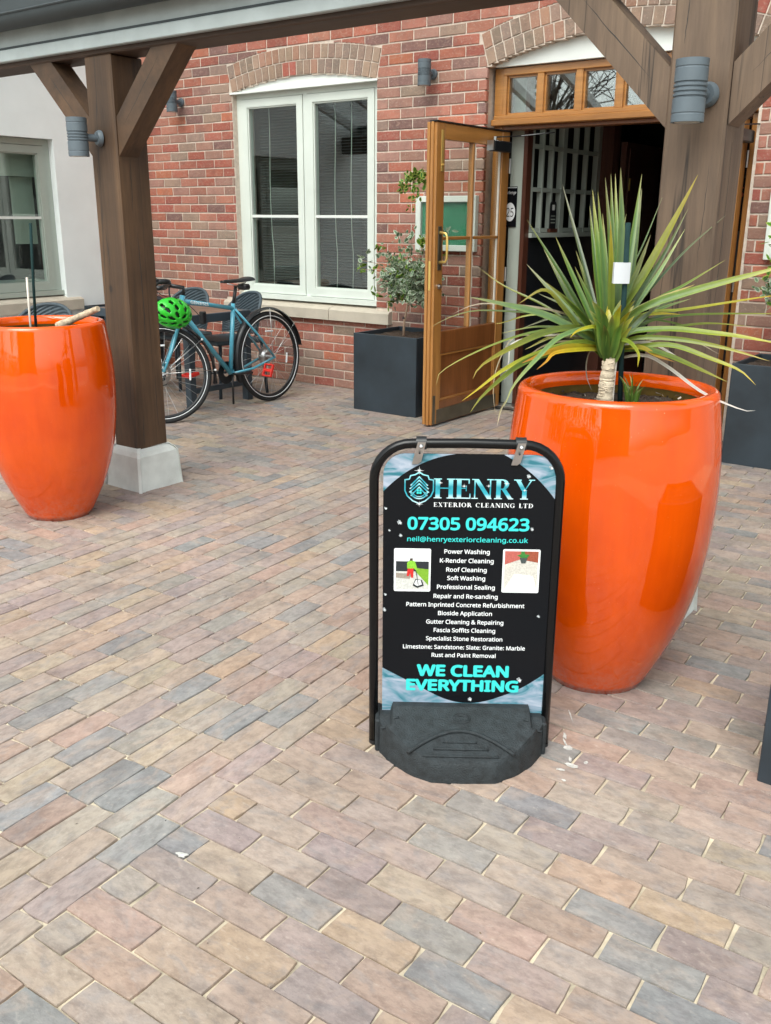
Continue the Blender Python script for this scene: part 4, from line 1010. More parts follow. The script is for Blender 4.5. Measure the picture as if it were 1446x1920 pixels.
LEAVES=[
('g',0.0208,[[-1.138,2.659,0.996],[-1.14,2.669,1.024],[-1.186,2.737,1.284],[-1.243,2.783,1.509]]),
('g',0.0192,[[-1.137,2.66,0.996],[-1.138,2.677,1.023],[-1.203,2.792,1.282],[-1.274,2.892,1.525]]),
('g',0.0192,[[-1.136,2.661,0.996],[-1.134,2.677,1.023],[-1.187,2.778,1.298],[-1.242,2.852,1.523]]),
('g',0.0289,[[-1.135,2.662,0.996],[-1.129,2.673,1.024],[-1.153,2.732,1.3],[-1.19,2.769,1.534]]),
('g',0.0225,[[-1.132,2.664,0.996],[-1.125,2.683,1.024],[-1.147,2.789,1.283],[-1.17,2.884,1.521]]),
('g',0.0225,[[-1.13,2.666,0.996],[-1.12,2.692,1.023],[-1.149,2.819,1.251],[-1.188,2.938,1.482]]),
('g',0.0241,[[-1.141,2.657,0.996],[-1.147,2.666,1.023],[-1.214,2.726,1.252],[-1.282,2.783,1.476]]),
('g',0.0192,[[-1.142,2.657,0.996],[-1.151,2.667,1.023],[-1.226,2.737,1.22],[-1.301,2.813,1.428]]),
('g',0.0225,[[-1.14,2.658,0.996],[-1.143,2.665,1.024],[-1.19,2.699,1.254],[-1.239,2.728,1.468]]),
('y',0.0225,[[-1.138,2.659,0.996],[-1.135,2.661,1.017],[-1.14,2.652,1.197],[-1.151,2.635,1.385]]),
('d',0.016,[[-1.144,2.656,0.996],[-1.161,2.676,1.037],[-1.254,2.744,1.203],[-1.419,2.855,1.494]]),
('g',0.0208,[[-1.146,2.654,0.996],[-1.162,2.659,1.039],[-1.256,2.655,1.207],[-1.331,2.652,1.339]]),
('g',0.016,[[-1.148,2.652,0.996],[-1.167,2.66,1.03],[-1.298,2.677,1.204],[-1.449,2.687,1.386]]),
('g',0.0192,[[-1.15,2.651,0.996],[-1.174,2.658,1.022],[-1.279,2.694,1.14],[-1.414,2.741,1.299]]),
('d',0.0225,[[-1.151,2.65,0.996],[-1.172,2.645,1.024],[-1.269,2.619,1.138],[-1.385,2.58,1.259]]),
('g',0.0208,[[-1.149,2.652,0.996],[-1.163,2.642,1.04],[-1.221,2.593,1.134],[-1.292,2.527,1.214]]),
('y',0.0192,[[-1.15,2.651,0.996],[-1.165,2.641,1.009],[-1.256,2.594,1.132],[-1.31,2.561,1.189],[-1.36,2.493,1.149]]),
('v',0.0096,[[-1.155,2.647,0.996],[-1.193,2.659,1.036],[-1.341,2.658,1.126],[-1.495,2.639,1.189],[-1.584,2.634,1.24]]),
('p',0.0257,[[-1.153,2.649,0.996],[-1.175,2.638,1.04],[-1.287,2.547,1.115],[-1.392,2.451,1.151],[-1.461,2.384,1.17]]),
('t',0.008,[[-1.153,2.649,0.996],[-1.187,2.661,1.069],[-1.218,2.654,1.097],[-1.318,2.606,1.128],[-1.431,2.543,1.141],[-1.509,2.495,1.139],[-1.566,2.45,1.108]]),
('v',0.008,[[-1.153,2.649,0.996],[-1.184,2.654,1.069],[-1.305,2.582,1.114],[-1.395,2.52,1.123],[-1.484,2.454,1.125],[-1.544,2.401,1.104],[-1.585,2.36,1.074]]),
('v',0.0096,[[-1.15,2.651,0.996],[-1.182,2.67,1.052],[-1.296,2.646,1.104],[-1.382,2.613,1.107],[-1.451,2.578,1.083],[-1.478,2.565,1.077]]),
('d',0.0128,[[-1.15,2.651,0.996],[-1.178,2.661,1.053],[-1.236,2.647,1.101],[-1.305,2.608,1.103],[-1.344,2.58,1.087],[-1.372,2.559,1.074]]),
('v',0.008,[[-1.148,2.652,0.996],[-1.163,2.649,1.04],[-1.201,2.622,1.076],[-1.243,2.581,1.078],[-1.307,2.512,1.071],[-1.378,2.425,1.043],[-1.446,2.332,0.999],[-1.485,2.271,0.96],[-1.484,2.251,0.927]]),
('y',0.0225,[[-1.148,2.652,0.996],[-1.159,2.641,1.041],[-1.207,2.59,1.081],[-1.264,2.506,1.075],[-1.318,2.403,1.038],[-1.364,2.302,0.99],[-1.369,2.265,0.956]]),
('y',0.016,[[-1.147,2.653,0.996],[-1.154,2.641,1.025],[-1.2,2.573,1.044],[-1.264,2.438,1.017],[-1.306,2.331,0.981],[-1.336,2.224,0.929],[-1.349,2.177,0.907]]),
('v',0.0192,[[-1.147,2.653,0.996],[-1.153,2.639,1.018],[-1.191,2.564,1.032],[-1.233,2.454,1.018],[-1.268,2.345,0.994],[-1.291,2.2,0.931],[-1.292,2.129,0.89]]),
('p',0.016,[[-1.148,2.652,0.996],[-1.152,2.625,1.043],[-1.167,2.587,1.084],[-1.205,2.468,1.068],[-1.216,2.347,1.015],[-1.219,2.232,0.958],[-1.205,2.16,0.911]]),
('o',0.0225,[[-1.148,2.652,0.996],[-1.154,2.634,1.018],[-1.195,2.533,1.034],[-1.225,2.437,1.025],[-1.251,2.329,1.003]]),
('o',0.0144,[[-1.15,2.651,0.996],[-1.155,2.617,1.02],[-1.188,2.423,1.03],[-1.186,2.351,1.011],[-1.184,2.292,0.996]]),
('y',0.0144,[[-1.144,2.655,0.996],[-1.14,2.625,1.044],[-1.147,2.583,1.089],[-1.167,2.504,1.085],[-1.169,2.456,1.068]]),
('t',0.0048,[[-1.153,2.649,0.996],[-1.18,2.649,1.038],[-1.344,2.548,1.054],[-1.388,2.515,1.043],[-1.408,2.482,0.982],[-1.413,2.462,0.929],[-1.404,2.448,0.865],[-1.384,2.44,0.793]]),
('t',0.0048,[[-1.204,2.167,0.928],[-1.211,2.151,0.901],[-1.211,2.136,0.862]]),
('w',0.0064,[[-1.15,2.651,0.996],[-1.172,2.651,1.039],[-1.25,2.6,1.057],[-1.323,2.545,1.052],[-1.377,2.497,1.031],[-1.375,2.48,0.985],[-1.374,2.454,0.916]]),
('w',0.0048,[[-1.148,2.652,0.996],[-1.161,2.653,1.0],[-1.193,2.656,1.008],[-1.206,2.66,0.969],[-1.207,2.674,0.923],[-1.197,2.695,0.88]]),
('y',0.0289,[[-1.137,2.66,0.996],[-1.134,2.665,1.025],[-1.122,2.684,1.121],[-1.072,2.729,1.242],[-1.012,2.783,1.404],[-0.974,2.816,1.513]]),
('g',0.016,[[-1.135,2.662,0.996],[-1.133,2.68,1.039],[-1.102,2.75,1.159],[-1.06,2.831,1.285],[-1.025,2.911,1.424]]),
('p',0.016,[[-1.135,2.662,0.996],[-1.137,2.688,1.038],[-1.113,2.767,1.129],[-1.081,2.865,1.236],[-1.051,2.972,1.362]]),
('d',0.0096,[[-1.135,2.662,0.996],[-1.138,2.69,1.038],[-1.117,2.775,1.128],[-1.047,2.955,1.288],[-0.972,3.11,1.406]]),
('d',0.0064,[[-1.135,2.662,0.996],[-1.14,2.696,1.037],[-1.168,2.829,1.205],[-1.166,2.945,1.328],[-1.167,3.076,1.475]]),
('g',0.0112,[[-1.135,2.662,0.996],[-1.135,2.684,1.031],[-1.088,2.793,1.136],[-1.009,2.909,1.202],[-0.933,3.024,1.272]]),
('d',0.0048,[[-1.135,2.662,0.996],[-1.137,2.689,1.03],[-1.091,2.808,1.114],[-1.006,2.953,1.172],[-0.951,3.053,1.22]]),
('v',0.0257,[[-1.137,2.66,0.996],[-1.132,2.664,1.017],[-1.12,2.673,1.082],[-1.054,2.708,1.144],[-0.928,2.762,1.196],[-0.749,2.833,1.255],[-0.677,2.86,1.277]]),
('y',0.0208,[[-1.135,2.662,0.996],[-1.128,2.669,1.025],[-1.114,2.685,1.102],[-1.033,2.735,1.163],[-0.94,2.785,1.209]]),
('y',0.0112,[[-1.135,2.662,0.996],[-1.131,2.676,1.024],[-1.072,2.757,1.119],[-0.985,2.826,1.132],[-0.781,2.992,1.172],[-0.734,3.029,1.177]]),
('y',0.0144,[[-1.135,2.662,0.996],[-1.135,2.686,1.022],[-1.115,2.777,1.101],[-1.065,2.853,1.113],[-1.013,2.921,1.108]]),
('v',0.008,[[-1.135,2.662,0.996],[-1.132,2.679,1.023],[-1.097,2.738,1.078],[-0.992,2.85,1.113],[-0.787,3.039,1.116],[-0.727,3.093,1.113]]),
('v',0.0208,[[-1.135,2.662,0.996],[-1.127,2.67,1.017],[-1.095,2.699,1.067],[-0.995,2.752,1.081],[-0.887,2.802,1.073],[-0.816,2.833,1.066],[-0.728,2.869,1.051],[-0.688,2.884,1.039]]),
('v',0.0096,[[-1.135,2.662,0.996],[-1.135,2.688,1.022],[-1.131,2.764,1.094],[-1.046,2.887,1.087],[-0.951,3.006,1.04],[-0.926,3.035,1.021]]),
('y',0.016,[[-1.135,2.662,0.996],[-1.125,2.666,1.013],[-1.073,2.685,1.053],[-0.945,2.713,1.057],[-0.815,2.732,1.04],[-0.694,2.744,1.013]]),
('y',0.0176,[[-1.135,2.662,0.996],[-1.124,2.664,1.01],[-1.047,2.679,1.032],[-0.954,2.692,1.041],[-0.844,2.691,1.014],[-0.756,2.687,0.988],[-0.704,2.672,0.954]]),
('v',0.0192,[[-1.135,2.662,0.996],[-1.122,2.66,1.01],[-1.035,2.65,1.03],[-0.944,2.63,1.02],[-0.844,2.598,0.996],[-0.749,2.563,0.972]]),
('o',0.016,[[-1.135,2.662,0.996],[-1.122,2.657,1.018],[-1.035,2.649,1.033],[-0.979,2.633,1.016],[-0.917,2.617,1.004]]),
('w',0.0096,[[-1.135,2.662,0.996],[-1.127,2.668,1.017],[-1.075,2.694,1.039],[-1.019,2.714,1.037],[-0.936,2.728,0.996],[-0.874,2.742,0.973]]),
('w',0.0112,[[-1.136,2.661,0.996],[-1.12,2.652,0.98],[-1.093,2.657,0.996],[-1.025,2.665,1.009],[-0.95,2.658,0.982],[-0.835,2.634,0.924],[-0.72,2.622,0.891],[-0.683,2.622,0.893]]),
('y',0.0144,[[-1.138,2.659,0.996],[-1.126,2.638,1.02],[-1.091,2.609,1.052],[-1.045,2.581,1.056],[-0.992,2.526,1.033],[-0.963,2.458,1.005]]),
('g',0.0225,[[-1.137,2.66,0.996],[-1.133,2.665,1.025],[-1.131,2.673,1.101],[-1.096,2.703,1.222],[-1.072,2.724,1.301]]),
('p',0.016,[[-1.135,2.662,0.996],[-1.136,2.688,1.022],[-1.133,2.737,1.067],[-1.073,2.871,1.124],[-1.013,2.98,1.153]]),
('g',0.0192,[[-1.137,2.66,0.996],[-1.141,2.682,1.022],[-1.205,2.811,1.217],[-1.239,2.955,1.407]]),
('g',0.0192,[[-1.14,2.658,0.996],[-1.151,2.685,1.021],[-1.261,2.788,1.151],[-1.375,2.892,1.291]]),
('d',0.016,[[-1.14,2.658,0.996],[-1.154,2.69,1.02],[-1.283,2.767,1.102],[-1.463,2.816,1.156]]),
('d',0.016,[[-1.135,2.662,0.996],[-1.141,2.7,1.021],[-1.106,2.895,1.087],[-1.035,3.121,1.126]]),
('v',0.016,[[-1.146,2.654,0.996],[-1.157,2.653,1.008],[-1.218,2.636,1.049],[-1.287,2.597,1.051],[-1.357,2.545,1.01]]),
('g',0.0192,[[-1.139,2.659,0.996],[-1.146,2.681,1.022],[-1.229,2.817,1.216],[-1.314,2.941,1.407]]),
('g',0.0241,[[-1.136,2.661,0.996],[-1.13,2.669,1.017],[-1.115,2.713,1.164],[-1.083,2.775,1.346]]),
('g',0.0225,[[-1.141,2.657,0.996],[-1.145,2.663,1.016],[-1.202,2.668,1.138],[-1.267,2.664,1.253]]),
('g',0.0208,[[-1.143,2.656,0.996],[-1.145,2.648,1.018],[-1.183,2.581,1.107],[-1.23,2.499,1.186]]),
('d',0.0192,[[-1.134,2.663,0.996],[-1.125,2.673,1.017],[-1.079,2.719,1.093],[-1.017,2.774,1.165]]),
('v',0.0096,[[-1.146,2.654,0.996],[-1.157,2.654,1.008],[-1.238,2.64,1.064],[-1.342,2.596,1.076],[-1.441,2.542,1.053]]),
('v',0.0096,[[-1.134,2.663,0.996],[-1.126,2.677,1.008],[-1.044,2.785,1.065],[-0.939,2.899,1.088],[-0.825,3.006,1.077]]),
('t',0.0064,[[-1.146,2.654,0.996],[-1.154,2.647,1.006],[-1.212,2.589,1.042],[-1.275,2.506,1.032],[-1.318,2.413,0.973]]),
('t',0.0064,[[-1.134,2.663,0.996],[-1.123,2.67,1.006],[-1.022,2.731,1.049],[-0.924,2.775,1.046],[-0.849,2.796,1.012]])]

for kind, wd, pts in LEAVES:
    part('leaf', leaf_mesh(kind, wd, pts), MAT['leaf'], pl, smooth=True, fixn=False)
# sheathing leaf bases
for k in range(22):
    A = k*2.4; z0 = .985+k*.0035; b0 = Vector((-1.114+.016*cos(A), 2.607+.016*sin(A), z0)); d = Vector((cos(A)*.35, sin(A)*.35, 1))
    part('leaf_base', leaf_mesh(lr.choice('yvg'), .028, [b0, b0+d*.035, b0+d*.07+Vector((0,0,.01)), b0+d*.11+Vector((cos(A)*.01, sin(A)*.01, .0))], 8), MAT['leaf'], pl, smooth=True, fixn=False)
tk = []; tr_ = []
for k in range(34):
    t = k/33; tk.append((-1.121+.010*t, 2.619-.010*t, .85+t*.15)); tr_.append((.0235-.0055*t)+lr.uniform(-.0016,.0016))
rg = MB()
for k in range(60):
    z = lr.uniform(.86,.992); t = (z-.85)/.15; A = lr.uniform(0, 6.3); R = .0235-.0055*t+.0006; c = (-1.121+.010*t, 2.619-.010*t); sp_ = lr.uniform(.3, 1.1)
    rg.tube([(c[0]+R*cos(A+sp_*j/5), c[1]+R*sin(A+sp_*j/5), z+lr.uniform(-.0008,.0008)+.004*j/5*(1 if k % 2 else -1)) for j in range(6)], [.0004,.0016,.002,.002,.0014,.0004], 5)
part('leaf_scars', rg, MAT['bark'], pl, stuff=True)
part('trunk', MB().tube(tk, tr_, 18), MAT['bark'], pl, smooth=40)
# cane with tape beside the trunk
cn = solo('plant_stake', MB().tube([(-1.083,2.649,.85),(-1.088,2.63,1.1),(-1.083,2.60,1.38)], .0075, 10), MAT['cane'], 'dark green stake standing beside the trunk of the spiky plant', 'stake', smooth=True)
tp = MB(); c0 = Vector((-1.092, 2.606, 1.243))
tdir = Vector((.80,.60,0)); tp_n = Vector((.55,-.83,0))
for a, b, k in ((-.5,.5,0),):
    P = [c0+tdir*u+Vector((0,0,z))+tp_n*(.011-8*u*u) for z in (-.029,.029) for u in (-.024,-.014,-.005,.005,.014,.022)]
    P2 = [p-tp_n*.022 for p in P]
    fs = [(i, i+1, i+7, i+6) for i in range(5)]; tp.add(P+P2, fs+[tuple(j+12 for j in f)[::-1] for f in fs]+[(0,6,18,12),(5,17,23,11),(0,12,13,1),(1,13,14,2),(2,14,15,3),(3,15,16,4),(4,16,17,5),(6,7,19,18),(7,8,20,19),(8,9,21,20),(9,10,22,21),(10,11,23,22)])
solo('tape_label', tp, MAT['tape'], 'white tape label wrapped round the stake of the spiky plant', 'label')
solo('split_cane', MB().tube([(-1.10,2.63,.85),(-1.098,2.625,.93),(-1.094,2.62,1.0)], .0035, 8), MAT['canep'], 'thin pale split cane between the trunk and the dark green stake', 'cane')
# grass tuft growing in the pot
gt = thing('grass_tuft', 'small tuft of green grass growing to the right of the stake in the orange pot', 'grass tuft', (-1.045, 2.64, .85))
for k in range(16):
    A = lr.uniform(0, 6.3); b0 = Vector((-1.045+lr.uniform(-.014,.014), 2.64+lr.uniform(-.01,.01), .85)); L = lr.uniform(.05, .12); d = Vector((cos(A)*.25, sin(A)*.25, 1))
    part('blade', leaf_mesh('g', .006, [b0, b0+d*L*.4, b0+d*L*.75, b0+d*L+Vector((cos(A)*.012, sin(A)*.012, -.002))], 6), MAT['leaf'], gt, smooth=True, fixn=False)

# ================================================================== SWING SIGN
SA = rad(34.78)
sg = thing('swing_sign', 'black framed swing sign for an exterior cleaning firm on a moulded rubber base', 'pavement sign', (-1.377, 1.813, 0), SA)
def sp(name, mb, m, par=None, **k): return part(name, mb, m, par or sg, local=True, **k)
Wd = .4696; Hh = .852; rc = .095; path = [(0,0,.006)]
path += [(0,0,z) for z in (.2,.4,.6,Hh-rc)]
for k in range(1, 9): A = pi-pi/2*k/8; path.append((rc+rc*cos(A), 0, Hh-rc+rc*sin(A)))
path += [(Wd*.5,0,Hh+.002)]
for k in range(0, 9): A = pi/2-pi/2*k/8; path.append((Wd-rc+rc*cos(A), 0, Hh-rc+rc*sin(A)))
path += [(Wd,0,z) for z in (.6,.4,.2,.006)]
frm = sp('tube_frame', MB().tube(path, .0125, 16), MAT['tube'], smooth=True)
for u in (0, Wd): sp('end_cap', MB().tube([(u,0,0),(u,0,.012)], .0128, 14), MAT['black'], frm, smooth=40)
# acrylic sheet with the printed panel on it
def rrect(x0, z0, x1, z1, r, corners=(1,1,1,1), n=6):
    P = []
    for (cx, cz, a0, on) in ((x1-r, z1-r, 0, corners[1]), (x0+r, z1-r, pi/2, corners[0]), (x0+r, z0+r, pi, corners[3]), (x1-r, z0+r, 1.5*pi, corners[2])):
        if on:
            for k in range(n+1): A = a0+pi/2*k/n; P.append((cx+r*cos(A), cz+r*sin(A)))
        else: P.append({0:(x1,z1), pi/2:(x0,z1), pi:(x0,z0), 1.5*pi:(x1,z0)}[a0])
    return P
sp('acrylic_sheet', MB().prism(rrect(.017,.095,.4635,.832,.062,(1,1,0,0)), .0, .003), MAT['acrylic'])
PX0, PX1, PZ0, PZ1 = .0235, .4585, .100, .827
pan = sp('graphic_panel', MB().prism(rrect(PX0,PZ0,PX1,PZ1,.055,(1,1,0,0)), -.0032, -.0004), MAT['pblack'])
def flat(name, poly, mat, lay, par=None): return sp(name, MB().prism(poly, -.0032-lay*.0004-.0003, -.0031-lay*.0002), mat, par or pan)
def arcpts(p0, p1, p2, n=14): return [tuple((1-t)**2*a+2*t*(1-t)*b+t*t*c for a, b, c in zip(p0, p1, p2)) for t in [k/n for k in range(n+1)]]
ctl = rrect(PX0,PZ0,PX1,PZ1,.055,(1,1,0,0))
TL = [(PX0+.055-.055*cos(a), PZ1-.055+.055*sin(a)) for a in [pi/2*k/7 for k in range(8)]]
flat('blue_wave', TL+arcpts((.205,PZ1),(.10,.812),(PX0,.727)), MAT['swoosh'], 1)
TR = [(PX1-.055+.055*sin(a), PZ1-.055+.055*cos(a)) for a in [pi/2*k/7 for k in range(8)]]
flat('blue_wave', arcpts((PX1,.712),(.405,.785),(.325,PZ1))+TR, MAT['swoosh'], 1)
bot = arcpts((PX0,.232),(.10,.19),(.165,.155))+arcpts((.165,.155),(.25,.108),(.34,.150))[1:]+arcpts((.34,.150),(.40,.172),(PX1,.222))[1:]
flat('blue_wave', [(PX0,PZ0)]+bot+[(PX1,PZ0)], MAT['swoosh'], 1)
# ---- lettering
try: FONT = bpy.data.fonts.load(bpy.utils.resource_path('LOCAL')+'/datafiles/fonts/NotoSansHebrew-Regular.woff2')   # Blender's own interface font
except Exception: FONT = None
def glyph_mesh(txt, bold=0.0):
    cu = bpy.data.curves.new('t', 'FONT')
    if FONT: cu.font = FONT
    cu.body = txt; cu.offset = bold; cu.resolution_u = 3
    ob = bpy.data.objects.new('t', cu); COL.objects.link(ob)
    dg = bpy.context.evaluated_depsgraph_get(); me = bpy.data.meshes.new_from_object(ob.evaluated_get(dg))
    bpy.data.objects.remove(ob); bpy.data.curves.remove(cu); return me
CAPH = None
def write(name, txt, u0, u1, z, h, mat, lay=2, bold=.012, par=None, yb=None, ref='H', place=None):
    "text as a flat mesh; weight comes from shifted copies, each a hair in front of the last"
    me = glyph_mesh(txt, 0); xs_ = [v.co.x for v in me.vertices]; a, b = min(xs_)-bold, max(xs_)+bold
    rh = max(v.co.y for v in glyph_mesh(ref, 0).vertices)
    kx = (u1-u0)/(b-a); kz = h/(rh+2*bold); y = (-.0032-lay*.0004-.0003) if yb is None else yb; m = MB()
    sh = [(0, 0)]+([(bold*cos(A), bold*sin(A)) for A in [pi/4*k for k in range(8)]] if bold else [])
    for j, (ox, oy) in enumerate(sh):
        P = []
        for v in me.vertices:
            x, zz = u0+(v.co.x+ox-a)*kx, z+(v.co.y+oy+bold)*kz
            if place is None: P.append((x, y-j*.00003, zz))
            else:
                e = 1e-3; p0 = Vector(place(x, zz)); P.append(tuple(p0+Vector(NOFF.get(name+txt, (0, -1, 0)))*j*.00003))
        m.add(P, [tuple(f.vertices) for f in me.polygons])
    return part(name, m, mat, par or pan, local=True, fixn=False)
NOFF = {'letteringGENESIS': (1, 0, 0)}
c_ = .241
for txt, wd, z in (("Power Washing",.117,.5625),("K-Render Cleaning",.139,.5375),("Roof Cleaning",.105,.5125),("Soft Washing",.099,.489),("Professional Sealing",.151,.464),
        ("Repair and Re-sanding",.168,.438),("Pattern Inprinted Concrete Refurbishment",.310,.4135),("Bioside Application",.142,.3895),("Gutter Cleaning & Repairing",.204,.3645),
        ("Fascia Soffits Cleaning",.163,.3405),("Specialist Stone Restoration",.203,.316),("Limestone: Sandstone: Slate: Granite: Marble",.325,.291),("Rust and Paint Removal",.171,.2675)):
    write('lettering', txt, c_-wd/2, c_+wd/2, z-.0004, .0118, MAT['white'], bold=.014)
write('lettering', '07305 094623', .086, .398, .626, .0345, MAT['teal'], bold=.03)
write('lettering', 'neil@henryexteriorcleaning.co.uk', .086, .396, .5945, .0128, MAT['teal'], bold=.012)
write('lettering', 'WE CLEAN', .116, .364, .2095, .035, MAT['teal'], bold=.045)
write('lettering', 'EVERYTHING', .088, .392, .1655, .035, MAT['teal'], bold=.045)
# serif capitals from strokes: unit cap height
def serif(ch):
    T, t = .19, .055; S = []
    def R(x0, y0, x1, y1): S.append([(x0,y0),(x1,y0),(x1,y1),(x0,y1)])
    def foot(cx, w_, y): R(cx-w_/2, y, cx+w_/2, y+.045) if y < .5 else R(cx-w_/2, y-.045, cx+w_/2, y)
    def diag(x0, y0, x1, y1, w_): S.append([(x0-w_/2,y0),(x0+w_/2,y0),(x1+w_/2,y1),(x1-w_/2,y1)])
    def ring(cx, cy, rx, ry, a0, a1, th_, tv, n=14):
        P = []; 
        for k in range(n):
            A, B = a0+(a1-a0)*k/n, a0+(a1-a0)*(k+1)/n
            S.append([(cx+rx*cos(A), cy+ry*sin(A)), (cx+rx*cos(B), cy+ry*sin(B)), (cx+(rx-th_)*cos(B), cy+(ry-tv)*sin(B)), (cx+(rx-th_)*cos(A), cy+(ry-tv)*sin(A))])
    if ch == 'H':
        for x in (.16, .72): R(x-T/2, 0, x+T/2, 1); foot(x, .34, 0); foot(x, .34, 1)
        R(.16, .49, .72, .49+t); w_ = .88
    elif ch == 'E': R(.08,0,.08+T,1); foot(.16,.3,0); foot(.16,.3,1); R(.2,0,.66,t); R(.2,1-t,.62,1); R(.2,.5,.5,.5+t); R(.62,0,.67,.26); R(.57,.76,.62,1); R(.46,.38,.5,.66); w_ = .70
    elif ch == 'N': R(.10,0,.10+t,1); foot(.13,.28,0); diag(.18,1,.76,0,.2); R(.76,0,.76+t,1); foot(.78,.28,1); R(0,.955,.2,1); w_ = .92
    elif ch == 'R': R(.1,0,.1+T,1); foot(.19,.34,0); R(0,.955,.2,1); ring(.36,.74,.27,.26,-pi/2,pi/2,.17,t); R(.2,1-t,.38,1); R(.2,.48,.38,.48+t); diag(.42,.5,.72,0,.19); foot(.74,.2,0); w_ = .84
    elif ch == 'Y': diag(.14,1,.42,.44,.19); diag(.74,1,.45,.44,.05); R(.35,0,.35+T,.47); foot(.44,.34,0); foot(.14,.32,1); foot(.74,.26,1); w_ = .86
    elif ch == 'X': diag(.14,1,.62,0,.18); diag(.60,1,.14,0,.05); foot(.14,.28,0); foot(.62,.28,0); foot(.14,.28,1); foot(.62,.26,1); w_ = .78
    elif ch == 'T': R(.28,0,.28+T,1); foot(.375,.34,0); R(0,1-t,.75,1); R(0,.78,.045,1); R(.705,.78,.75,1); w_ = .76
    elif ch == 'I': R(.08,0,.08+T,1); foot(.175,.34,0); foot(.175,.34,1); w_ = .36
    elif ch == 'O': ring(.42,.5,.42,.51,0,2*pi,.17,t,28); w_ = .86
    elif ch == 'C': ring(.42,.5,.42,.51,rad(48),rad(312),.17,t,22); R(.68,.68,.73,.98); w_ = .76
    elif ch == 'G': ring(.42,.5,.42,.51,rad(48),rad(305),.17,t,22); R(.68,.68,.73,.98); R(.58,.06,.58+T,.42); R(.5,.4,.84,.445); w_ = .86
    elif ch == 'L': R(.1,0,.1+T,1); foot(.19,.32,0); foot(.19,.32,1); R(.2,0,.62,t); R(.58,0,.63,.28); w_ = .66
    elif ch == 'A': diag(.41,1,.14,0,.05); diag(.41,1,.70,0,.19); R(.24,.32,.56,.32+t); foot(.14,.26,0); foot(.70,.3,0); w_ = .84
    elif ch == 'D': R(.1,0,.1+T,1); ring(.32,.5,.5,.5,-pi/2,pi/2,.18,t,16); R(0,.955,.34,1); R(0,0,.34,.045); w_ = .86
    else: w_ = .42
    return S, w_
def write_serif(txt, u0, u1, z, h, mat, lay=2, gap=.05, xs=1.0):
    x = 0; polys = []
    for ch in txt:
        S, w_ = serif(ch)
        for P in S: polys.append([(x+px, py) for px, py in P])
        x += w_+gap
    x -= gap; k = (u1-u0)/x; m = MB(); y = -.0032-lay*.0004-.0003
    for j, P in enumerate(polys): m.add([(u0+px*k, y-(j % 3)*.00006, z+py*h) for px, py in P], [tuple(range(len(P)))])
    return sp('lettering', m, mat, pan, fixn=False)
write_serif('HENRY', .152, .405, .711, .052, MAT['grad'], gap=.02)
write_serif('EXTERIOR CLEANING LTD', .152, .4045, .6885, .0115, MAT['white'], gap=.14)
# ---- shield emblem with roof, window and drop
def stroke(P, w_, closed=False):
    m = MB(); y = -.0032-.0011; n = len(P)
    for i in range(n if closed else n-1):
        a, b = Vector(P[i]), Vector(P[(i+1) % n]); d = (b-a); d.normalize(); nn = Vector((-d.y, d.x))*w_/2; a -= d*w_*.3; b += d*w_*.3
        m.add([(v.x, y-(i % 3)*.00006, v.y) for v in (a-nn, b-nn, b+nn, a+nn)], [(0,1,2,3)])
    return m
scx, scz = .1145, .7385
half_ = [(0,.040),(.010,.034),(.022,.031),(.025,.022),(.036,.020),(.036,-.008),(.030,-.022),(.016,-.035),(0,-.042)]
shield = [(scx+x, scz+z) for x, z in half_]+[(scx-x, scz+z) for x, z in half_[::-1][1:-1]]
sp('shield_outline', stroke(shield, .0032, True), MAT['grad'], pan, fixn=False)
sp('drop_outline', stroke([(scx+.021*cos(a), scz-.010+.019*sin(a)) for a in [pi+pi*k/12 for k in range(13)]], .0034), MAT['grad'], pan, fixn=False)
sp('drop_outline', stroke([(scx+.016*cos(a), scz-.010+.014*sin(a)) for a in [pi+.2+(pi-.4)*k/12 for k in range(13)]], .0022), MAT['grad'], pan, fixn=False)
for dz_, hw in ((.028,.021),(.019,.023),(.010,.024),(.001,.020)):
    sp('roof_stroke', stroke([(scx-hw, scz+dz_-.022), (scx, scz+dz_), (scx+hw, scz+dz_-.022)], .0032), MAT['grad'], pan, fixn=False)
for i in (0, 1):
    for j in (0, 1): flat('emblem_window', rrect(scx-.0062+i*.0068, scz-.0165+j*.0064, scx-.0006+i*.0068, scz-.0112+j*.0064, .0008), MAT['teal'], 2)
def star(x, z, r):
    P = []
    for k in range(16): A = pi/8*k; q_ = r if k % 4 == 0 else (r*.55 if k % 2 == 0 else r*.14); P.append((x+q_*sin(A), z+q_*cos(A)))
    return P
for x, z, r in ((.114,.783,.012),(.1155,.695,.0085),(.168,.752,.006),(.228,.744,.007),(.290,.745,.006),(.335,.752,.0075),(.381,.735,.006)): flat('sparkle', star(x, z, r), MAT['white'], 4)
gm = simple('grey_drop_print', (.35,.38,.40), .3, .5, 300, bmp=0)
gm2 = simple('pale_drop_print', (.62,.66,.68), .3, .3, 300, bmp=0)
for x, z, r in ((.066,.645,.0075),(.040,.623,.0035),(.069,.610,.0055),(.405,.632,.005),(.389,.772,.0065),(.030,.445,.005),(.028,.402,.006),(.434,.390,.005),(.393,.203,.0085),(.262,.142,.0075),(.030,.682,.005),(.445,.795,.007)):
    d_ = flat('water_drop', splat(x, z, r, int(x*1e4), .8, .6), gm, 2); flat('drop_highlight', splat(x+r*.2, z-r*.15, r*.5, int(x*1e4)+1, .8, .6), gm2, 3)
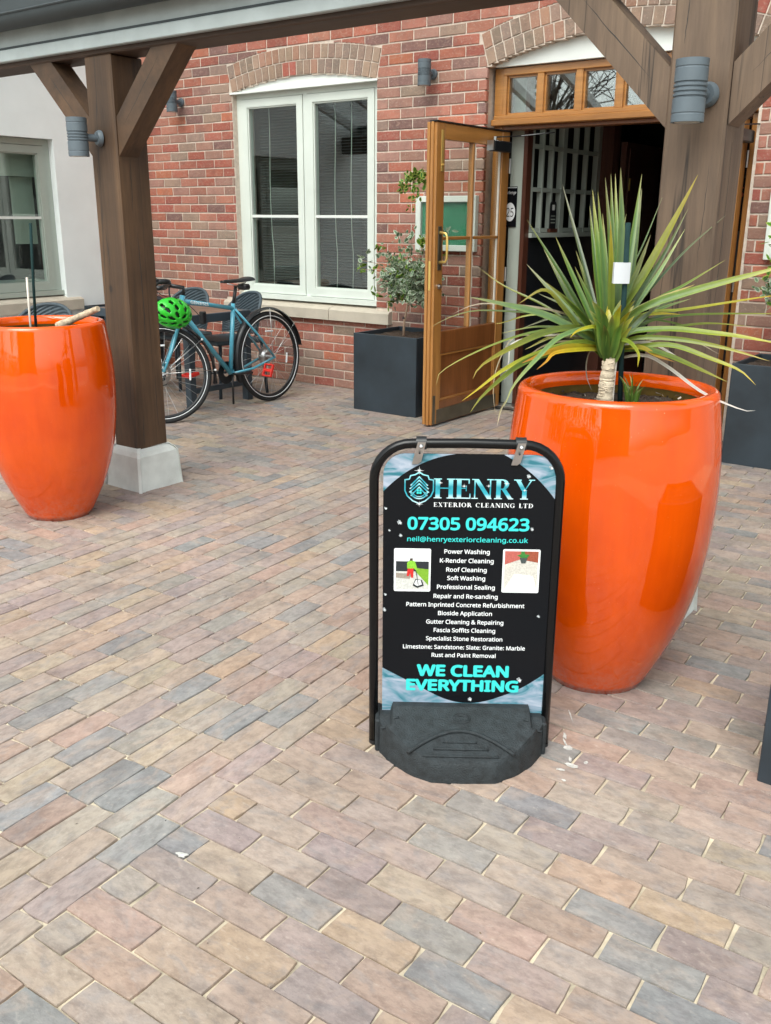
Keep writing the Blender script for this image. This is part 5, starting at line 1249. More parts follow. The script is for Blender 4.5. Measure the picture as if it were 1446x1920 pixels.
# ---- two printed pictures
def pic(x0, z0, x1, z1, kind):
    f_ = flat('picture_border', rrect(x0, z0, x1, z1, .004), MAT['white'], 2)
    a, b, c, d = x0+.005, z0+.006, x1-.005, z1-.005; Wp, Hp = c-a, d-b
    P = lambda *pts: [(a+Wp*u, b+Hp*v) for u, v in pts]
    col = lambda n, r_, g_, b_: simple(n, srgb(r_, g_, b_)[:3], .35, .2, 260, bmp=0, spec=.25)
    if kind == 0:
        flat('printed_sky', P((0,.72),(1,.72),(1,1),(0,1)), col('p_sky',226,230,232), 3); flat('printed_fence', P((0,.46),(1,.46),(1,.72),(0,.72)), col('p_fence',46,50,54), 3)
        flat('printed_slabs', P((0,0),(1,0),(1,.1),(.6,.46),(0,.46)), col('p_slab',196,196,192), 3); flat('printed_lawn', P((1,.1),(1,.52),(.62,.55),(.6,.46)), col('p_lawn',120,164,52), 4)
        flat('printed_dirt', P((.0,.30),(.42,.27),(.5,.40),(0,.42)), col('p_dirt',150,140,130), 4)
        flat('printed_trousers', P((.33,.34),(.40,.34),(.44,.42),(.47,.30),(.53,.30),(.54,.54),(.36,.54)), col('p_red',196,50,48), 5)
        flat('printed_jacket', P((.34,.54),(.56,.54),(.64,.46),(.66,.52),(.58,.72),(.44,.76),(.34,.68)), col('p_hi',132,190,60), 5)
        flat('printed_head', P((.42,.74),(.50,.74),(.51,.80),(.43,.80)), col('p_head',80,70,62), 6)
        flat('printed_machine', P((.52,.10),(.66,.04),(.86,.10),(.80,.24),(.60,.27)), col('p_mach',40,44,46), 5); flat('printed_machine_top', P((.56,.14),(.66,.09),(.80,.13),(.76,.24),(.62,.25)), col('p_machw',220,222,224), 6)
        flat('printed_hose', P((.60,.50),(.62,.50),(.70,.12),(.68,.12)), col('p_hose',30,30,34), 7)
    else:
        flat('printed_slabs', P((0,0),(1,0),(1,1),(0,1)), col('q_slab',196,192,184), 3); flat('printed_brickwork', P((0,.66),(.46,.80),(.46,1),(0,1)), col('q_brick',178,96,88), 4)
        flat('printed_brickwork', P((.46,.80),(1,.72),(1,1),(.46,1)), col('q_brick2',150,80,60), 4); flat('printed_paving_glare', P((.0,.0),(1,.0),(.86,.38),(.3,.42)), col('q_gl',224,230,232), 4)
        flat('printed_tiles', P((0,.54),(.25,.66),(.02,.66)), col('q_t',212,204,192), 4)
        flat('printed_pot', P((.50,.70),(.62,.70),(.68,.84),(.44,.84)), col('q_pot',70,78,78), 5); flat('printed_plant', P((.36,.90),(.50,.84),(.66,.84),(.74,.92),(.60,.93),(.58,1),(.48,1),(.48,.93)), col('q_plant',60,124,60), 6)
pic(.0525,.4555,.148,.5745, 0); pic(.334,.4565,.430,.5765, 1)
# ---- steel strap hooks
for u in (.118, .366):
    m = MB(); m.prism([(-.010,.006),(.010,.006),(.0105,-.046),(.004,-.053),(-.011,-.053)], -.0205, -.0165)
    m.v = [(x+u+z*.22, y+max(0, -z-.02)*.35, z+Hh+.002) for x, y, z in m.v]
    st_ = sp('strap', m, MAT['steel'])
    lp = MB().lathe([(.0128,-.013),(.0165,-.013),(.0165,.013),(.0128,.013)], (u, 0, Hh+.002), 28, 'x')
    sp('strap_loop', lp, MAT['black'], st_, smooth=40)
    sp('bolt', MB().lathe([(0,-.0255),(.0045,-.0245),(.006,-.0205)], (u, 0, Hh-.004), 12, 'y'), MAT['steel'], st_, smooth=True)
    sp('bolt', MB().lathe([(0,-.0225),(.0022,-.022),(.0028,-.0195)], (u-.004, 0, Hh-.020), 10, 'y'), MAT['black'], st_, smooth=True)
# ---- moulded rubber base
def wmax(u):
    K = [(.018,.052),(.03,.072),(.05,.104),(.092,.150),(.110,.165),(.156,.190),(.24,.194),(.322,.190),(.368,.163),(.385,.150),(.425,.104),(.444,.072),(.456,.052)]
    for (a, b), (c, d) in zip(K, K[1:]):
        if a <= u <= c: return b+(d-b)*(u-a)/(c-a)
    return .05
def htop(u, w_):
    s = abs(w_); h = .130 if s < .025 else .130-.072*((s-.025)/.165)
    t = (u-.095)/.275
    if 0 < t < 1 and w_ < 0 and s > .164-.064*sin(pi*t): h += .0
    e = min(u-.018, .456-u)
    if s < .078: h -= .026*min(1, max(0, (.034-e)/.005))
    elif e < .04: h -= .010*(1-e/.04)
    return h
cols = [.018+.438*i/110 for i in range(111)]; ns = 60; m = MB(); vs = []; fs = []
for sgn in (-1, 1):
    pass
nrow = 2*ns+1
for u in cols:
    wm = wmax(u)-.004
    for j in range(-ns, ns+1): y = wm*j/ns; vs.append((u, y, htop(u, y)-(.005 if abs(j) == ns else 0)))
for i in range(len(cols)-1):
    for j in range(nrow-1): a = i*nrow+j; fs.append((a, a+1, a+nrow+1, a+nrow))
m.add(vs, fs)
out = [(u, -wmax(u)) for u in cols]+[(u, wmax(u)) for u in cols[::-1]]
no = len(out); inn = [(u, (abs(y)-.004)*(1 if y > 0 else -1), htop(u, (abs(y)-.004)*(1 if y > 0 else -1))-.005) for u, y in out]
vs = [(x, y, 0) for x, y in out]+[(x, y, htop(x, y)-.012) for x, y in out]+inn
m.add(vs, [(i, (i+1) % no, no+(i+1) % no, no+i) for i in range(no)]+[(no+i, no+(i+1) % no, 2*no+(i+1) % no, 2*no+i) for i in range(no)])
base = sp('rubber_base', m, MAT['rubber'], smooth=28)
def ontop(P, r, name):
    sp(name, MB().tube([(u, -w_, htop(u, -w_)+r*.55) for u, w_ in P], r, 8), MAT['rubber'], base, smooth=True)
ontop([(.095+.275*k/32, .164-.064*sin(pi*k/32)) for k in range(33)], .0055, 'arched_ridge')
for (a, b, y) in ((.134,.332,.171),(.160,.305,.151),(.187,.275,.131)): ontop([(a+(b-a)*k/6, y) for k in range(7)], .0034, 'moulded_line')
for (p, q_) in (((.022,.070),(.070,.062)),((.452,.070),(.404,.062))): ontop([(p[0]+(q_[0]-p[0])*k/4, p[1]+(q_[1]-p[1])*k/4) for k in range(5)], .0032, 'side_ridge')
ontop([(.237+.024*cos(a), .060+.016*sin(a)) for a in [2*pi*k/20 for k in range(21)]], .0016, 'moulded_emblem')
ontop([(.228+.009*cos(a), .060+.008*sin(a)) for a in [rad(40)+rad(290)*k/12 for k in range(13)]], .0016, 'moulded_emblem')
ontop([(.246+.009*cos(a)*(1 if k < 7 else 1), .060+.008*sin(a)*1.0) for k, a in enumerate([rad(-140)+rad(290)*k/12 for k in range(13)])], .0016, 'moulded_emblem')
for u0, u1 in ((.006,.020),(.454,.468)): sp('side_lug', MB().bbox(u0, -.05, .002, u1, .05, .098, .004), MAT['rubber'], base)

# ================================================================== SQUARE PLANTERS AND STANDARD SHRUBS
def planter(label, x0, y0, x1, y1, h):
    r = thing('square_planter', label, 'planter', (x0, y0, 0), 0, 'blue-black square planters')
    t = .018; q = .003
    m = MB(); m.bbox(x0, y0, .0, x1, y0+t, h, q); m.bbox(x0, y1-t, 0, x1, y1, h, q); m.bbox(x0, y0+t, 0, x0+t, y1-t, h-.0005, q); m.bbox(x1-t, y0+t, 0, x1, y1-t, h-.0005, q)
    for k, nm in enumerate(('front_panel', 'back_panel', 'side_panel', 'side_panel')):
        mm = MB(); mm.v = m.v[k*24:(k+1)*24]; nf = len(m.f)//4; mm.f = [tuple(i-k*24 for i in f) for f in m.f[k*nf:(k+1)*nf]]; mm.c = [None]*len(mm.f)
        part(nm, mm, MAT['planter'], r)
    n = 14; vs = []; fs = []; qr = random.Random(int(abs(x0)*100))
    for i in range(n+1):
        for j in range(n+1): vs.append((x0+t+(x1-x0-2*t)*i/n, y0+t+(y1-y0-2*t)*j/n, h-.035+qr.uniform(-.008,.012)))
    for i in range(n):
        for j in range(n): a = i*(n+1)+j; fs.append((a, a+n+1, a+n+2, a+1))
    part('soil', MB().add(vs, fs), MAT['soil'], r); return r
planter('blue-black square planter on the left of the open doorway, under the window edge', -4.375, 5.50, -3.80, 6.08, .575)
planter('blue-black square planter to the right of the doorway, behind the spiky plant', -1.615, 5.57, -1.04, 6.12, .595)
planter('blue-black square planter cut off by the right edge of the picture', -.470, 2.262, .03, 2.80, .56)
planter('dark square planter at the foot of the white rendered wall, behind the left pot', -7.50, 5.42, -7.02, 5.90, .60)

def leafquad(m, c, d, s, colr, q, elong=1.9):
    "oval leaf of 6 triangles with a pale margin"
    d = d.normalized(); u = d.cross(Vector((q.uniform(-1,1), q.uniform(-1,1), q.uniform(-.3,1)))).normalized(); n = d.cross(u)
    L = s*elong; w_ = s
    P = [c, c+d*L*.3+u*w_*.5, c+d*L*.7+u*w_*.45, c+d*L, c+d*L*.7-u*w_*.45, c+d*L*.3-u*w_*.5]
    mid = [c+d*L*.35-n*w_*.12, c+d*L*.7-n*w_*.1]
    i = P+[P[0].lerp(mid[0], .35), P[1].lerp(mid[0], .4), P[2].lerp(mid[1], .4), P[3].lerp(mid[1], .35), P[4].lerp(mid[1], .4), P[5].lerp(mid[0], .4)]
    edge, core = colr
    fs = [(k, (k+1) % 6, 6+(k+1) % 6, 6+k) for k in range(6)]
    m.add(i, fs, edge); m.add([P_ for P_ in i[6:]], [(0,1,2,3,4,5)], core)
def vary(c, q, a=.25): k = 1+q.uniform(-a, a); return tuple(x*k for x in c)+(1,)
def shrub(name, label, base, cx, cy, cz, rx, rz, seed, nleaf, sprig=None):
    q = random.Random(seed); r = thing(name, label, 'shrub', base)
    b = Vector(base)
    part('trunk', MB().tube([b+Vector((0,0,-.04)), b+Vector((.004,0,.1)), Vector((cx+.005,cy,cz-rz*.8)), Vector((cx,cy,cz-rz*.3))], [.011,.009,.009,.007], 10), MAT['stem'], r, smooth=True)
    part('tree_tie', MB().lathe([(.008,-.006),(.015,-.006),(.015,.006),(.008,.006)], (b.x+.002, b.y, b.z+.13), 12), MAT['black'], r)
    tw = MB(); lf = MB()
    tips = []
    for k in range(46):
        A = q.uniform(0, 2*pi); ce = q.uniform(-.9, .95); se = sqrt(1-ce*ce); R = q.uniform(.45, 1.0)
        tip = Vector((cx+rx*R*se*cos(A), cy+rx*.8*R*se*sin(A), cz+rz*R*ce)); root = Vector((cx, cy, cz-rz*.35))
        tw.tube([root, root.lerp(tip, .5)+Vector((q.uniform(-.02,.02), q.uniform(-.02,.02), .02)), tip], [.004, .0028, .0015], 5); tips.append((root, tip))
    def clump(c, d, n, s, bright, sp_=.03):
        for _ in range(n):
            dd = (d*.5+Vector((q.gauss(0,1), q.gauss(0,1), q.gauss(0,.9)))).normalized()
            if bright: col = (vary((.30,.40,.05), q), vary((.07,.21,.02), q))
            else: col = (vary((.54,.60,.46), q), vary((.15,.24,.14), q)) if q.random() < .8 else (vary((.30,.38,.22), q), vary((.07,.14,.05), q))
            leafquad(lf, c+Vector((q.gauss(0,sp_), q.gauss(0,sp_), q.gauss(0,sp_))), dd, s*q.uniform(.7,1.2), col, q)
    per = nleaf//46
    for i, (ro, ti) in enumerate(tips):
        for t in (.55, .8, 1.0): clump(ro.lerp(ti, t), ti-ro, per//3, .0225, q.random() < .10)
    for dx, dz_ in sprig or ():                       # long stray shoots
        e = Vector((cx+dx, cy+q.uniform(-.05,.08), cz+dz_)); s0 = Vector((cx+dx*.2, cy, cz+.02)); md = s0.lerp(e, .5)+Vector((q.uniform(-.02,.02), 0, .03))
        tw.tube([s0, md, e], [.003,.0025,.0015], 5); clump(e, e-s0, 9, .026, q.random() < .75, .022); clump(md.lerp(e, .5), e-s0, 4, .022, False, .02)
    part('branches', tw, MAT['stem'], r, stuff=True); part('foliage', lf, MAT['shrub'], r, stuff=True, fixn=False)
    return r, q, clump
r_, q_, _c = shrub('standard_shrub', 'variegated standard shrub with a stray leafy shoot, in the square planter left of the doorway', (-4.10, 5.76, .55), -4.06, 5.76, .955, .235, .17, 4, 3600,
      [(-.40,.13),(-.36,.04),(-.43,.06),(-.24,.19),(-.14,.28),(-.05,.22),(.03,.33),(-.20,.10),(.10,.30),(-.30,.22),(.16,.26),(-.26,-.10),(-.22,-.17),(.25,.18),(.22,.30),(.33,.34)])
# separate tall shoot with a leafy head high on the wall side
tw = MB(); lf = MB()
tw.tube([(-4.03,5.78,1.0),(-3.93,5.80,1.3),(-3.92,5.78,1.55),(-4.02,5.76,1.64)], [.004,.0035,.003,.002], 6)
for c, n, s in (((-4.05,5.75,1.66),30,.03),((-3.98,5.75,1.68),30,.032),((-3.93,5.75,1.65),26,.03),((-4.11,5.75,1.60),22,.028),((-4.02,5.75,1.585),18,.027),((-4.005,5.75,1.52),16,.024),((-4.04,5.75,1.475),5,.02)):
    for _ in range(n):
        d_ = Vector((q_.gauss(0,1), q_.gauss(0,.6)-.3, q_.gauss(0,1))).normalized()
        leafquad(lf, Vector(c)+Vector((q_.gauss(0,.018), q_.gauss(0,.018), q_.gauss(0,.016))), d_, s*q_.uniform(.6,.95), (vary((.36,.42,.08), q_), vary((.05,.17,.02), q_)), q_, 1.9)
part('tall_shoot', tw, MAT['stem'], r_); part('shoot_foliage', lf, MAT['shrub'], r_, stuff=True, fixn=False)
shrub('standard_shrub', 'pale variegated shrub in the square planter right of the doorway, cut by the picture edge', (-1.30, 5.82, .57), -1.28, 5.80, 1.03, .25, .20, 9, 3400,
      [(-.27,.24),(-.24,.12),(-.28,-.02),(-.26,.32),(-.16,.28),(-.1,-.16),(-.22,-.05),(.2,.3),(.3,.1)])

# ================================================================== MENU CASES AND SIGNS
def menu_case(label, x0, x1, z0, z1, mat_in):
    r = thing('menu_case', label, 'menu case', (x0, D, z0)); f = .045; y0, y1 = D-.05, D-.003
    m = MB(); m.bbox(x0, y0, z0, x0+f, y1, z1, .003); m.bbox(x1-f, y0, z0, x1, y1, z1, .003); m.bbox(x0+f, y0+.001, z1-f, x1-f, y1, z1-.001, .003); m.bbox(x0+f, y0+.001, z0+.001, x1-f, y1, z0+f, .003)
    part('case_frame', m, MAT['sage'], r); part('backing', MB().box(x0+f, y0+.03, z0+f, x1-f, y1, z1-f), mat_in, r)
    part('pane', MB().box(x0+f, y0+.012, z0+f, x1-f, y0+.015, z1-f), MAT['clear'], r)
    return r
menu_case('pale framed menu case with green backing on the brick wall, seen through the door glass', -4.245, -3.715, 1.155, 1.55, MAT['green'])
menu_case('white framed case at the right edge on the brick wall above the pale shrub', -1.66, -1.25, 1.16, 1.62, MAT['whitep'])
cs = thing('age_check_sign', 'black age-check sign with a white disc reading 25, on the grey lobby post', 'sign', (-3.63, 6.397, 1.33))
part('sign_board', MB().box(-3.655, 6.392, 1.332, -3.540, 6.3975, 1.617), MAT['pblack'], cs)
lcs = lambda x, z: tuple(ROOTM[cs] @ Vector((x, 6.3905, z)))
part('sign_border', MB().box(-3.655, 6.3915, 1.607, -3.540, 6.3919, 1.6105), MAT['white'], cs)
part('white_disc', MB().prism([(-3.592+.043*cos(a), 1.438+.066*sin(a)) for a in [2*pi*k/28 for k in range(28)]], 6.3911, 6.3919), MAT['white'], cs)
write('lettering', '25', -3.622, -3.562, 1.405, .062, MAT['pblack'], bold=.0, par=cs, place=lambda x, z: tuple(ROOTM[cs] @ Vector((x, 6.3907, z))))
write('lettering', 'Challenge', -3.648, -3.547, 1.565, .02, MAT['white'], bold=.0, par=cs, place=lambda x, z: tuple(ROOTM[cs] @ Vector((x, 6.3910, z))))
tc = thing('notice_stand', 'small black notice stand on the sill of the glazed lobby screen', 'notice', (XP+.015, 6.80, 1.29))
part('notice_card', MB().prism(rrect(6.775, 1.315, 6.875, 1.52, .03, (1,1,0,0)), XP+.008, XP+.014, 'yz'), MAT['black'], tc)
part('stand_foot', MB().box(XP+.002, 6.765, 1.291, XP+.026, 6.885, 1.318), MAT['lobby'], tc)
for z in (1.36,1.385,1.41): part('notice_text', MB().box(XP+.0142, 6.79, z, XP+.0148, 6.86, z+.006), MAT['fabric'], tc)
part('notice_symbol', MB().box(XP+.0142, 6.805, 1.455, XP+.0148, 6.845, 1.495), MAT['whitep'], tc)
dimred = printed('dim_red_print', (.30, .06, .05, 1), .6)
kd = thing('lobby_poster', 'dim dark poster with faint lettering deep inside the lobby', 'poster', (-2.95, 8.79, 1.5))
part('poster_board', MB().box(-3.00, 8.786, 1.30, -2.30, 8.799, 1.74), MAT['pblack'], kd)
write('lettering', 'KIDS', -2.95, -2.62, 1.58, .09, dimred, par=kd, place=lambda x, z: tuple(ROOTM[kd] @ Vector((x, 8.7855, z))))

# ================================================================== BICYCLE, leaning beside the table
XB = -5.10
bk = thing('bicycle', 'sky blue touring bicycle with black mudguards and red pedals, propped beside the table', 'bicycle', (XB, 4.82, 0))
blue = simple('sky_blue_bike_paint', (.075,.34,.46), .28, .08, 10, bmp=0, coat=.6); rubberm = simple('black_tyre', (.012,.012,.013), .7, .2, 30, bmp=.2)
redp = simple('red_pedal_plastic', (.65,.03,.02), .4, .1, 20, bmp=0); blk = MAT['black']
STEER = [None]
ax0, axd = Vector((XB-.015, 4.478, .735)), Vector((-.045, .325, 1)).normalized()
STM = Matrix.Translation(ax0) @ Matrix.Rotation(rad(-36), 4, axd) @ Matrix.Translation(-ax0)
def lean(y, z, o=0):
    p = Vector((XB-.045*(z-.35)+o, y, z))
    return tuple(STM @ p) if STEER[0] else tuple(p)
FH, RH, BB, SCL = (4.288,.345), (5.350,.350), (4.925,.272), (5.004,.748)
HT, HB = (4.523,.862), (4.478,.735)
def bt(name, P, r, mat=blue, par=bk, n=10, **k): return part(name, MB().tube(P, r, n, **k), mat, par, smooth=True)
frb = bt('frame_tube', [lean(*BB), lean(SCL[0],SCL[1]+.03)], .0165)
frb.name = 'seat_tube'
tt = bt('top_tube', [lean(SCL[0]-.003,SCL[1]-.005), lean(HT[0]-.004,HT[1]-.035)], .016); bt('down_tube', [lean(*BB), lean(HB[0]+.012,HB[1]+.03)], .0185)
bt('head_tube', [lean(*HB), lean(*HT)], .020)
for s in (-1, 1):
    bt('seat_stay', [lean(SCL[0],SCL[1]-.01,s*.018), lean(5.18,.55,s*.05), lean(RH[0],RH[1],s*.062)], .0085)
    bt('chain_stay', [lean(BB[0],BB[1],s*.022), lean(5.12,.29,s*.05), lean(RH[0],RH[1],s*.062)], .0095)
STEER[0] = True
fk = bt('fork', [lean(HB[0],HB[1],0), lean(HB[0]-.012,HB[1]-.045,0)], .018)
for s in (-1, 1): bt('fork_blade', [lean(HB[0]-.012,HB[1]-.04,s*.012), lean(HB[0]-.025,HB[1]-.075,s*.045), lean(4.375,.49,s*.052), lean(FH[0]+.012,FH[1]+.01,s*.055)], [.014,.014,.0115,.008], par=fk)
def wheel(c, name):
    yc, zc = c; R = .345
    circ = lambda r, o=0, n=56: [lean(yc+r*cos(2*pi*k/n), zc+r*sin(2*pi*k/n), o) for k in range(n)]
    wh = part('wheel', MB().tube(circ(R-.017), .0185, 10, closed=True), rubberm, bk, smooth=True)
    part('rim', MB().tube(circ(R-.044), .011, 8, closed=True), blk, wh, smooth=True)
    for s in (.0165,): part('reflective_band', MB().tube(circ(R-.032, s), .0028, 6, closed=True), MAT['white'], wh, smooth=True)
    part('hub', MB().tube([lean(yc, zc, -.05), lean(yc, zc, .05)], [.014,.014], 12), MAT['steel'], wh, smooth=30)
    sp_ = MB()
    for k in range(28):
        A = 2*pi*k/28; B = A+(.9 if k % 4 < 2 else -.9); o = .03 if k % 2 else -.03
        sp_.tube([lean(yc+.022*cos(B), zc+.022*sin(B), o), lean(yc+(R-.05)*cos(A), zc+(R-.05)*sin(A), 0)], .0011, 4)
    part('spokes', sp_, MAT['steel'], wh, stuff=True)
    m = MB(); n = 40
    part('disc_rotor', MB().lathe([(.052,-.001),(.078,-.001),(.078,.001),(.052,.001)], lean(yc, zc, .047 if name == 'f' else -.04), 36, 'x'), MAT['steel'], wh)
    for A in (rad(75), rad(-20)): part('spoke_reflector', MB().tube([lean(yc+.20*cos(A), zc+.20*sin(A), .006), lean(yc+.20*cos(A+.4), zc+.20*sin(A+.4), .006)], .007, 6), MAT['white'], wh)
    return wh
wheel(FH, 'f'); STEER[0] = False; wheel(RH, 'r')
def guard(c, a0, a1, tag_):
    yc, zc = c; R = .375; n = 34; m = MB(); vs = []; fs = []
    for k in range(n+1):
        A = a0+(a1-a0)*k/n
        for o, dr in ((-.027,-.012),(-.018,0),(0,.005),(.018,0),(.027,-.012)): vs.append(lean(yc+(R+dr)*cos(A), zc+(R+dr)*sin(A), o))
    for k in range(n):
        for j in range(4): a = k*5+j; fs.append((a, a+1, a+6, a+5))
    mg = part('mudguard', m.add(vs, fs), blk, bk, smooth=True)
    return mg
STEER[0] = True; mg = guard(FH, rad(-18), rad(140), 'f')
for A in (rad(33), rad(-3)):
    for s in (-.03, .03): bt('stay_rod', [lean(FH[0], FH[1], s*1.7), lean(FH[0]+.372*cos(A), FH[1]+.372*sin(A), s)], .0024, MAT['steel'], mg, 6)
    part('stay_end', MB().lathe([(0,-.008),(.008,-.004),(.008,.004),(0,.008)], lean(FH[0]+.372*cos(A), FH[1]+.372*sin(A), .03), 10, 'x'), MAT['white'], mg, smooth=True)
STEER[0] = False; mg = guard(RH, rad(8), rad(205), 'r')
for A in (rad(88), rad(40)): bt('stay_rod', [lean(RH[0], RH[1], .045), lean(RH[0]+.372*cos(A), RH[1]+.372*sin(A), .028)], .0024, MAT['steel'], mg, 6)
bt('seat_post', [lean(SCL[0]+.001,SCL[1]+.02), lean(5.045,.905)], .013, blk)
# saddle
m = MB(); vs = []; fs = []; n = 16
for i in range(n+1):
    t = i/n; y = 4.905+.275*t; hw = .018+.055*max(0, (t-.35)/.65)**1.3; zc = .935+.012*(abs(t-.45)*1.6)**2+.008*t
    for k in range(9):
        A = pi*k/8; vs.append(lean(y, zc-.012+.026*sin(A)**.7*(1-.25*(t < .12)), -hw*cos(A)))
for i in range(n):
    for k in range(8): a = i*9+k; fs.append((a, a+1, a+10, a+9))
for i in range(n): fs.append((i*9, i*9+9, i*9+17, i*9+8))
fs += [tuple(range(9)), tuple(range(n*9, n*9+9))[::-1]]
sd_ = part('saddle', m.add(vs, fs), blk, bk, smooth=45)
part('saddle_bag', MB().bbox(XB-.06, 5.085, .872, XB+.03, 5.15, .915, .012), blk, bk)
bt('saddle_rail', [lean(4.94,.925,.02), lean(5.03,.905,.02), lean(5.13,.925,.02)], .004, MAT['steel'], sd_, 6)
# stem, drop bar, hoods, cables
STEER[0] = True
bt('stem', [lean(HT[0],HT[1]), lean(HT[0]+.012,HT[1]+.055), lean(HT[0]-.10,HT[1]+.085)], .015, blk)
yb, zb = HT[0]-.10, HT[1]+.085
for s in (-1, 1):
    P = [lean(yb,zb,0), lean(yb,zb,s*.15), lean(yb-.03,zb+.004,s*.20), lean(yb-.085,zb+.002,s*.205), lean(yb-.125,zb-.04,s*.21), lean(yb-.115,zb-.09,s*.215), lean(yb-.06,zb-.122,s*.22), lean(yb+.03,zb-.125,s*.225)]
    hb = bt('handlebar', bez(P, 28), .018, blk)
    bt('brake_hood', [lean(yb-.07,zb+.005,s*.205), lean(yb-.12,zb+.022,s*.205), lean(yb-.145,zb+.05,s*.205)], [.018,.02,.012], blk, hb)
    bt('brake_lever', [lean(yb-.14,zb+.03,s*.205), lean(yb-.155,zb-.03,s*.208), lean(yb-.12,zb-.10,s*.21)], .006, blk, hb, 6)
bt('brake_cable', bez([lean(yb,zb,.05), lean(yb-.08,zb+.05,.04), lean(yb-.07,zb-.05,.03), lean(HT[0]+.01,HT[1]-.06,.03), lean(4.62,.70,.025)], 20), .003, blk, bk, 6)
bt('brake_cable', bez([lean(yb,zb,-.05), lean(yb-.10,zb+.03,-.03), lean(yb-.05,zb-.09,.03), lean(HT[0]-.02,HT[1]-.10,.03), lean(4.42,.55,.05)], 20), .003, blk, bk, 6)
STEER[0] = False
# drivetrain, cranks, red pedals
part('chainring', MB().lathe([(.03,-.001),(.085,-.001),(.085,.002),(.03,.002)], lean(BB[0],BB[1],-.045), 36, 'x'), blk, bk)
cr1 = bt('crank', [lean(BB[0],BB[1],.03), lean(BB[0],BB[1],.055), lean(5.09,.262,.065)], .0095, blk)
cr2 = bt('crank', [lean(BB[0],BB[1],-.05), lean(BB[0],BB[1],-.07), lean(4.76,.285,-.08)], .0095, blk)
def pedal(y, z, o, t):
    m = MB(); c = Vector(lean(y, z, o)); Rm = Matrix.Rotation(t, 3, 'X')
    bar = MB()
    for (a, b, cc, d, e, f_) in ((-.045,-.05,-.012,-.035,.05,.012),(.035,-.05,-.012,.045,.05,.012),(-.035,-.05,-.012,.035,-.038,.012),(-.035,.038,-.012,.035,.05,.012),(-.035,-.012,-.009,.035,.012,.009)): bar.bbox(a,b,cc,d,e,f_,.003)
    bar.v = [tuple(c+Rm @ Vector(v)) for v in bar.v]; return bar
part('pedal', pedal(5.20, .272, .125, rad(68)), redp, bk); part('pedal', pedal(4.655,.28,-.14, rad(10)), redp, bk)
bt('kickstand', [lean(BB[0]+.02,.26,.0), lean(4.96,.03,-.03)], .008, blk); 
part('cassette', MB().lathe([(.012,0),(.05,0),(.05,.012),(.035,.03),(.012,.03)], lean(RH[0],RH[1],-.05), 24, 'x'), MAT['steel'], bk)
bt('derailleur', [lean(RH[0],RH[1],-.06), lean(5.36,.27,-.06), lean(5.33,.20,-.06)], .009, blk)
bt('d_lock_mount', [lean(5.07,.55,.0), lean(5.10,.45,.0)], .010, blk)
part('battery_light', MB().bbox(XB-.02, 4.66, .655, XB+.02, 4.70, .745, .006), blk, bk)
tb = Vector((0,1,0))
ytop = lambda y: HT[1]-.035+((y-(HT[0]-.004))/((SCL[0]-.003)-(HT[0]-.004)))*((SCL[1]-.005)-(HT[1]-.035))
write('lettering', 'GENESIS', 4.575, 4.745, -.0105, .021, MAT['white'], bold=.03, par=tt, place=lambda y, z: tuple(ROOTM[bk] @ Vector(lean(y, ytop(y)+z, .0168-z*z*28))))
# green helmet hanging from the bar
hl = thing('bicycle_helmet', 'bright green vented helmet hanging from the handlebar of the blue bicycle', 'helmet', (XB+.09, 4.32, .768))
bm = bmesh.new(); bmesh.ops.create_icosphere(bm, subdivisions=5, radius=1)
vents = []
for row, (ph, n_, st) in enumerate(((rad(24),6,.5),(rad(50),9,0),(rad(72),11,.4))):
    for k in range(n_): vents.append((ph, 2*pi*(k+st)/n_))
hq = []
for ph, A in vents: hq.append((Vector((cos(ph)*0+sin(ph)*cos(A), sin(ph)*sin(A), cos(ph))), Vector((cos(ph)*cos(A), cos(ph)*sin(A), -sin(ph))), Vector((-sin(A), cos(A), 0))))
dele = []
for f in bm.faces:
    c = f.calc_center_median().normalized()
    if c.z < -.12: dele.append(f); continue
    for n0, e1, e2 in hq:
        if c.dot(n0) > .8 and ((c.dot(e1)/.20)**2+(c.dot(e2)/.115)**2) < 1: dele.append(f); break
bmesh.ops.delete(bm, geom=dele, context='FACES')
me = bpy.data.meshes.new('shell'); 
Rh = Matrix.Rotation(rad(12), 4, 'Z') @ Matrix.Rotation(rad(118), 4, 'Y') @ Matrix.Rotation(rad(20), 4, 'X')
Sc = Matrix.Diagonal((.105, .145, .115, 1))
bm.transform(Matrix.Translation((0, 0, .0)) @ Matrix.Rotation(rad(-6), 4, 'X') @ Rh @ Sc); bm.to_mesh(me); bm.free()
me.polygons.foreach_set('use_smooth', [True]*len(me.polygons))
hgreen = simple('bright_green_shell', (.02,.50,.02), .35, .05, 10, bmp=0, coat=.3); me.materials.append(hgreen)
ho = bpy.data.objects.new('shell', me); link(ho, hl); sm_ = ho.modifiers.new('s', 'SOLIDIFY'); sm_.thickness = .012; sm_.offset = -1
me2 = bpy.data.meshes.new('liner'); bm = bmesh.new(); bmesh.ops.create_icosphere(bm, subdivisions=3, radius=1)
bmesh.ops.delete(bm, geom=[f for f in bm.faces if f.calc_center_median().z < -.1], context='FACES')
bm.transform(Matrix.Rotation(rad(-6), 4, 'X') @ Rh @ Matrix.Diagonal((.086, .125, .096, 1))); bm.to_mesh(me2); bm.free(); me2.materials.append(blk)
lo = bpy.data.objects.new('liner', me2); link(lo, hl)
part('strap', MB().tube([(XB+.07,4.33,.86),(XB+.05,4.34,.90),(XB+.03,4.36,.935)], .006, 6), blk, hl)

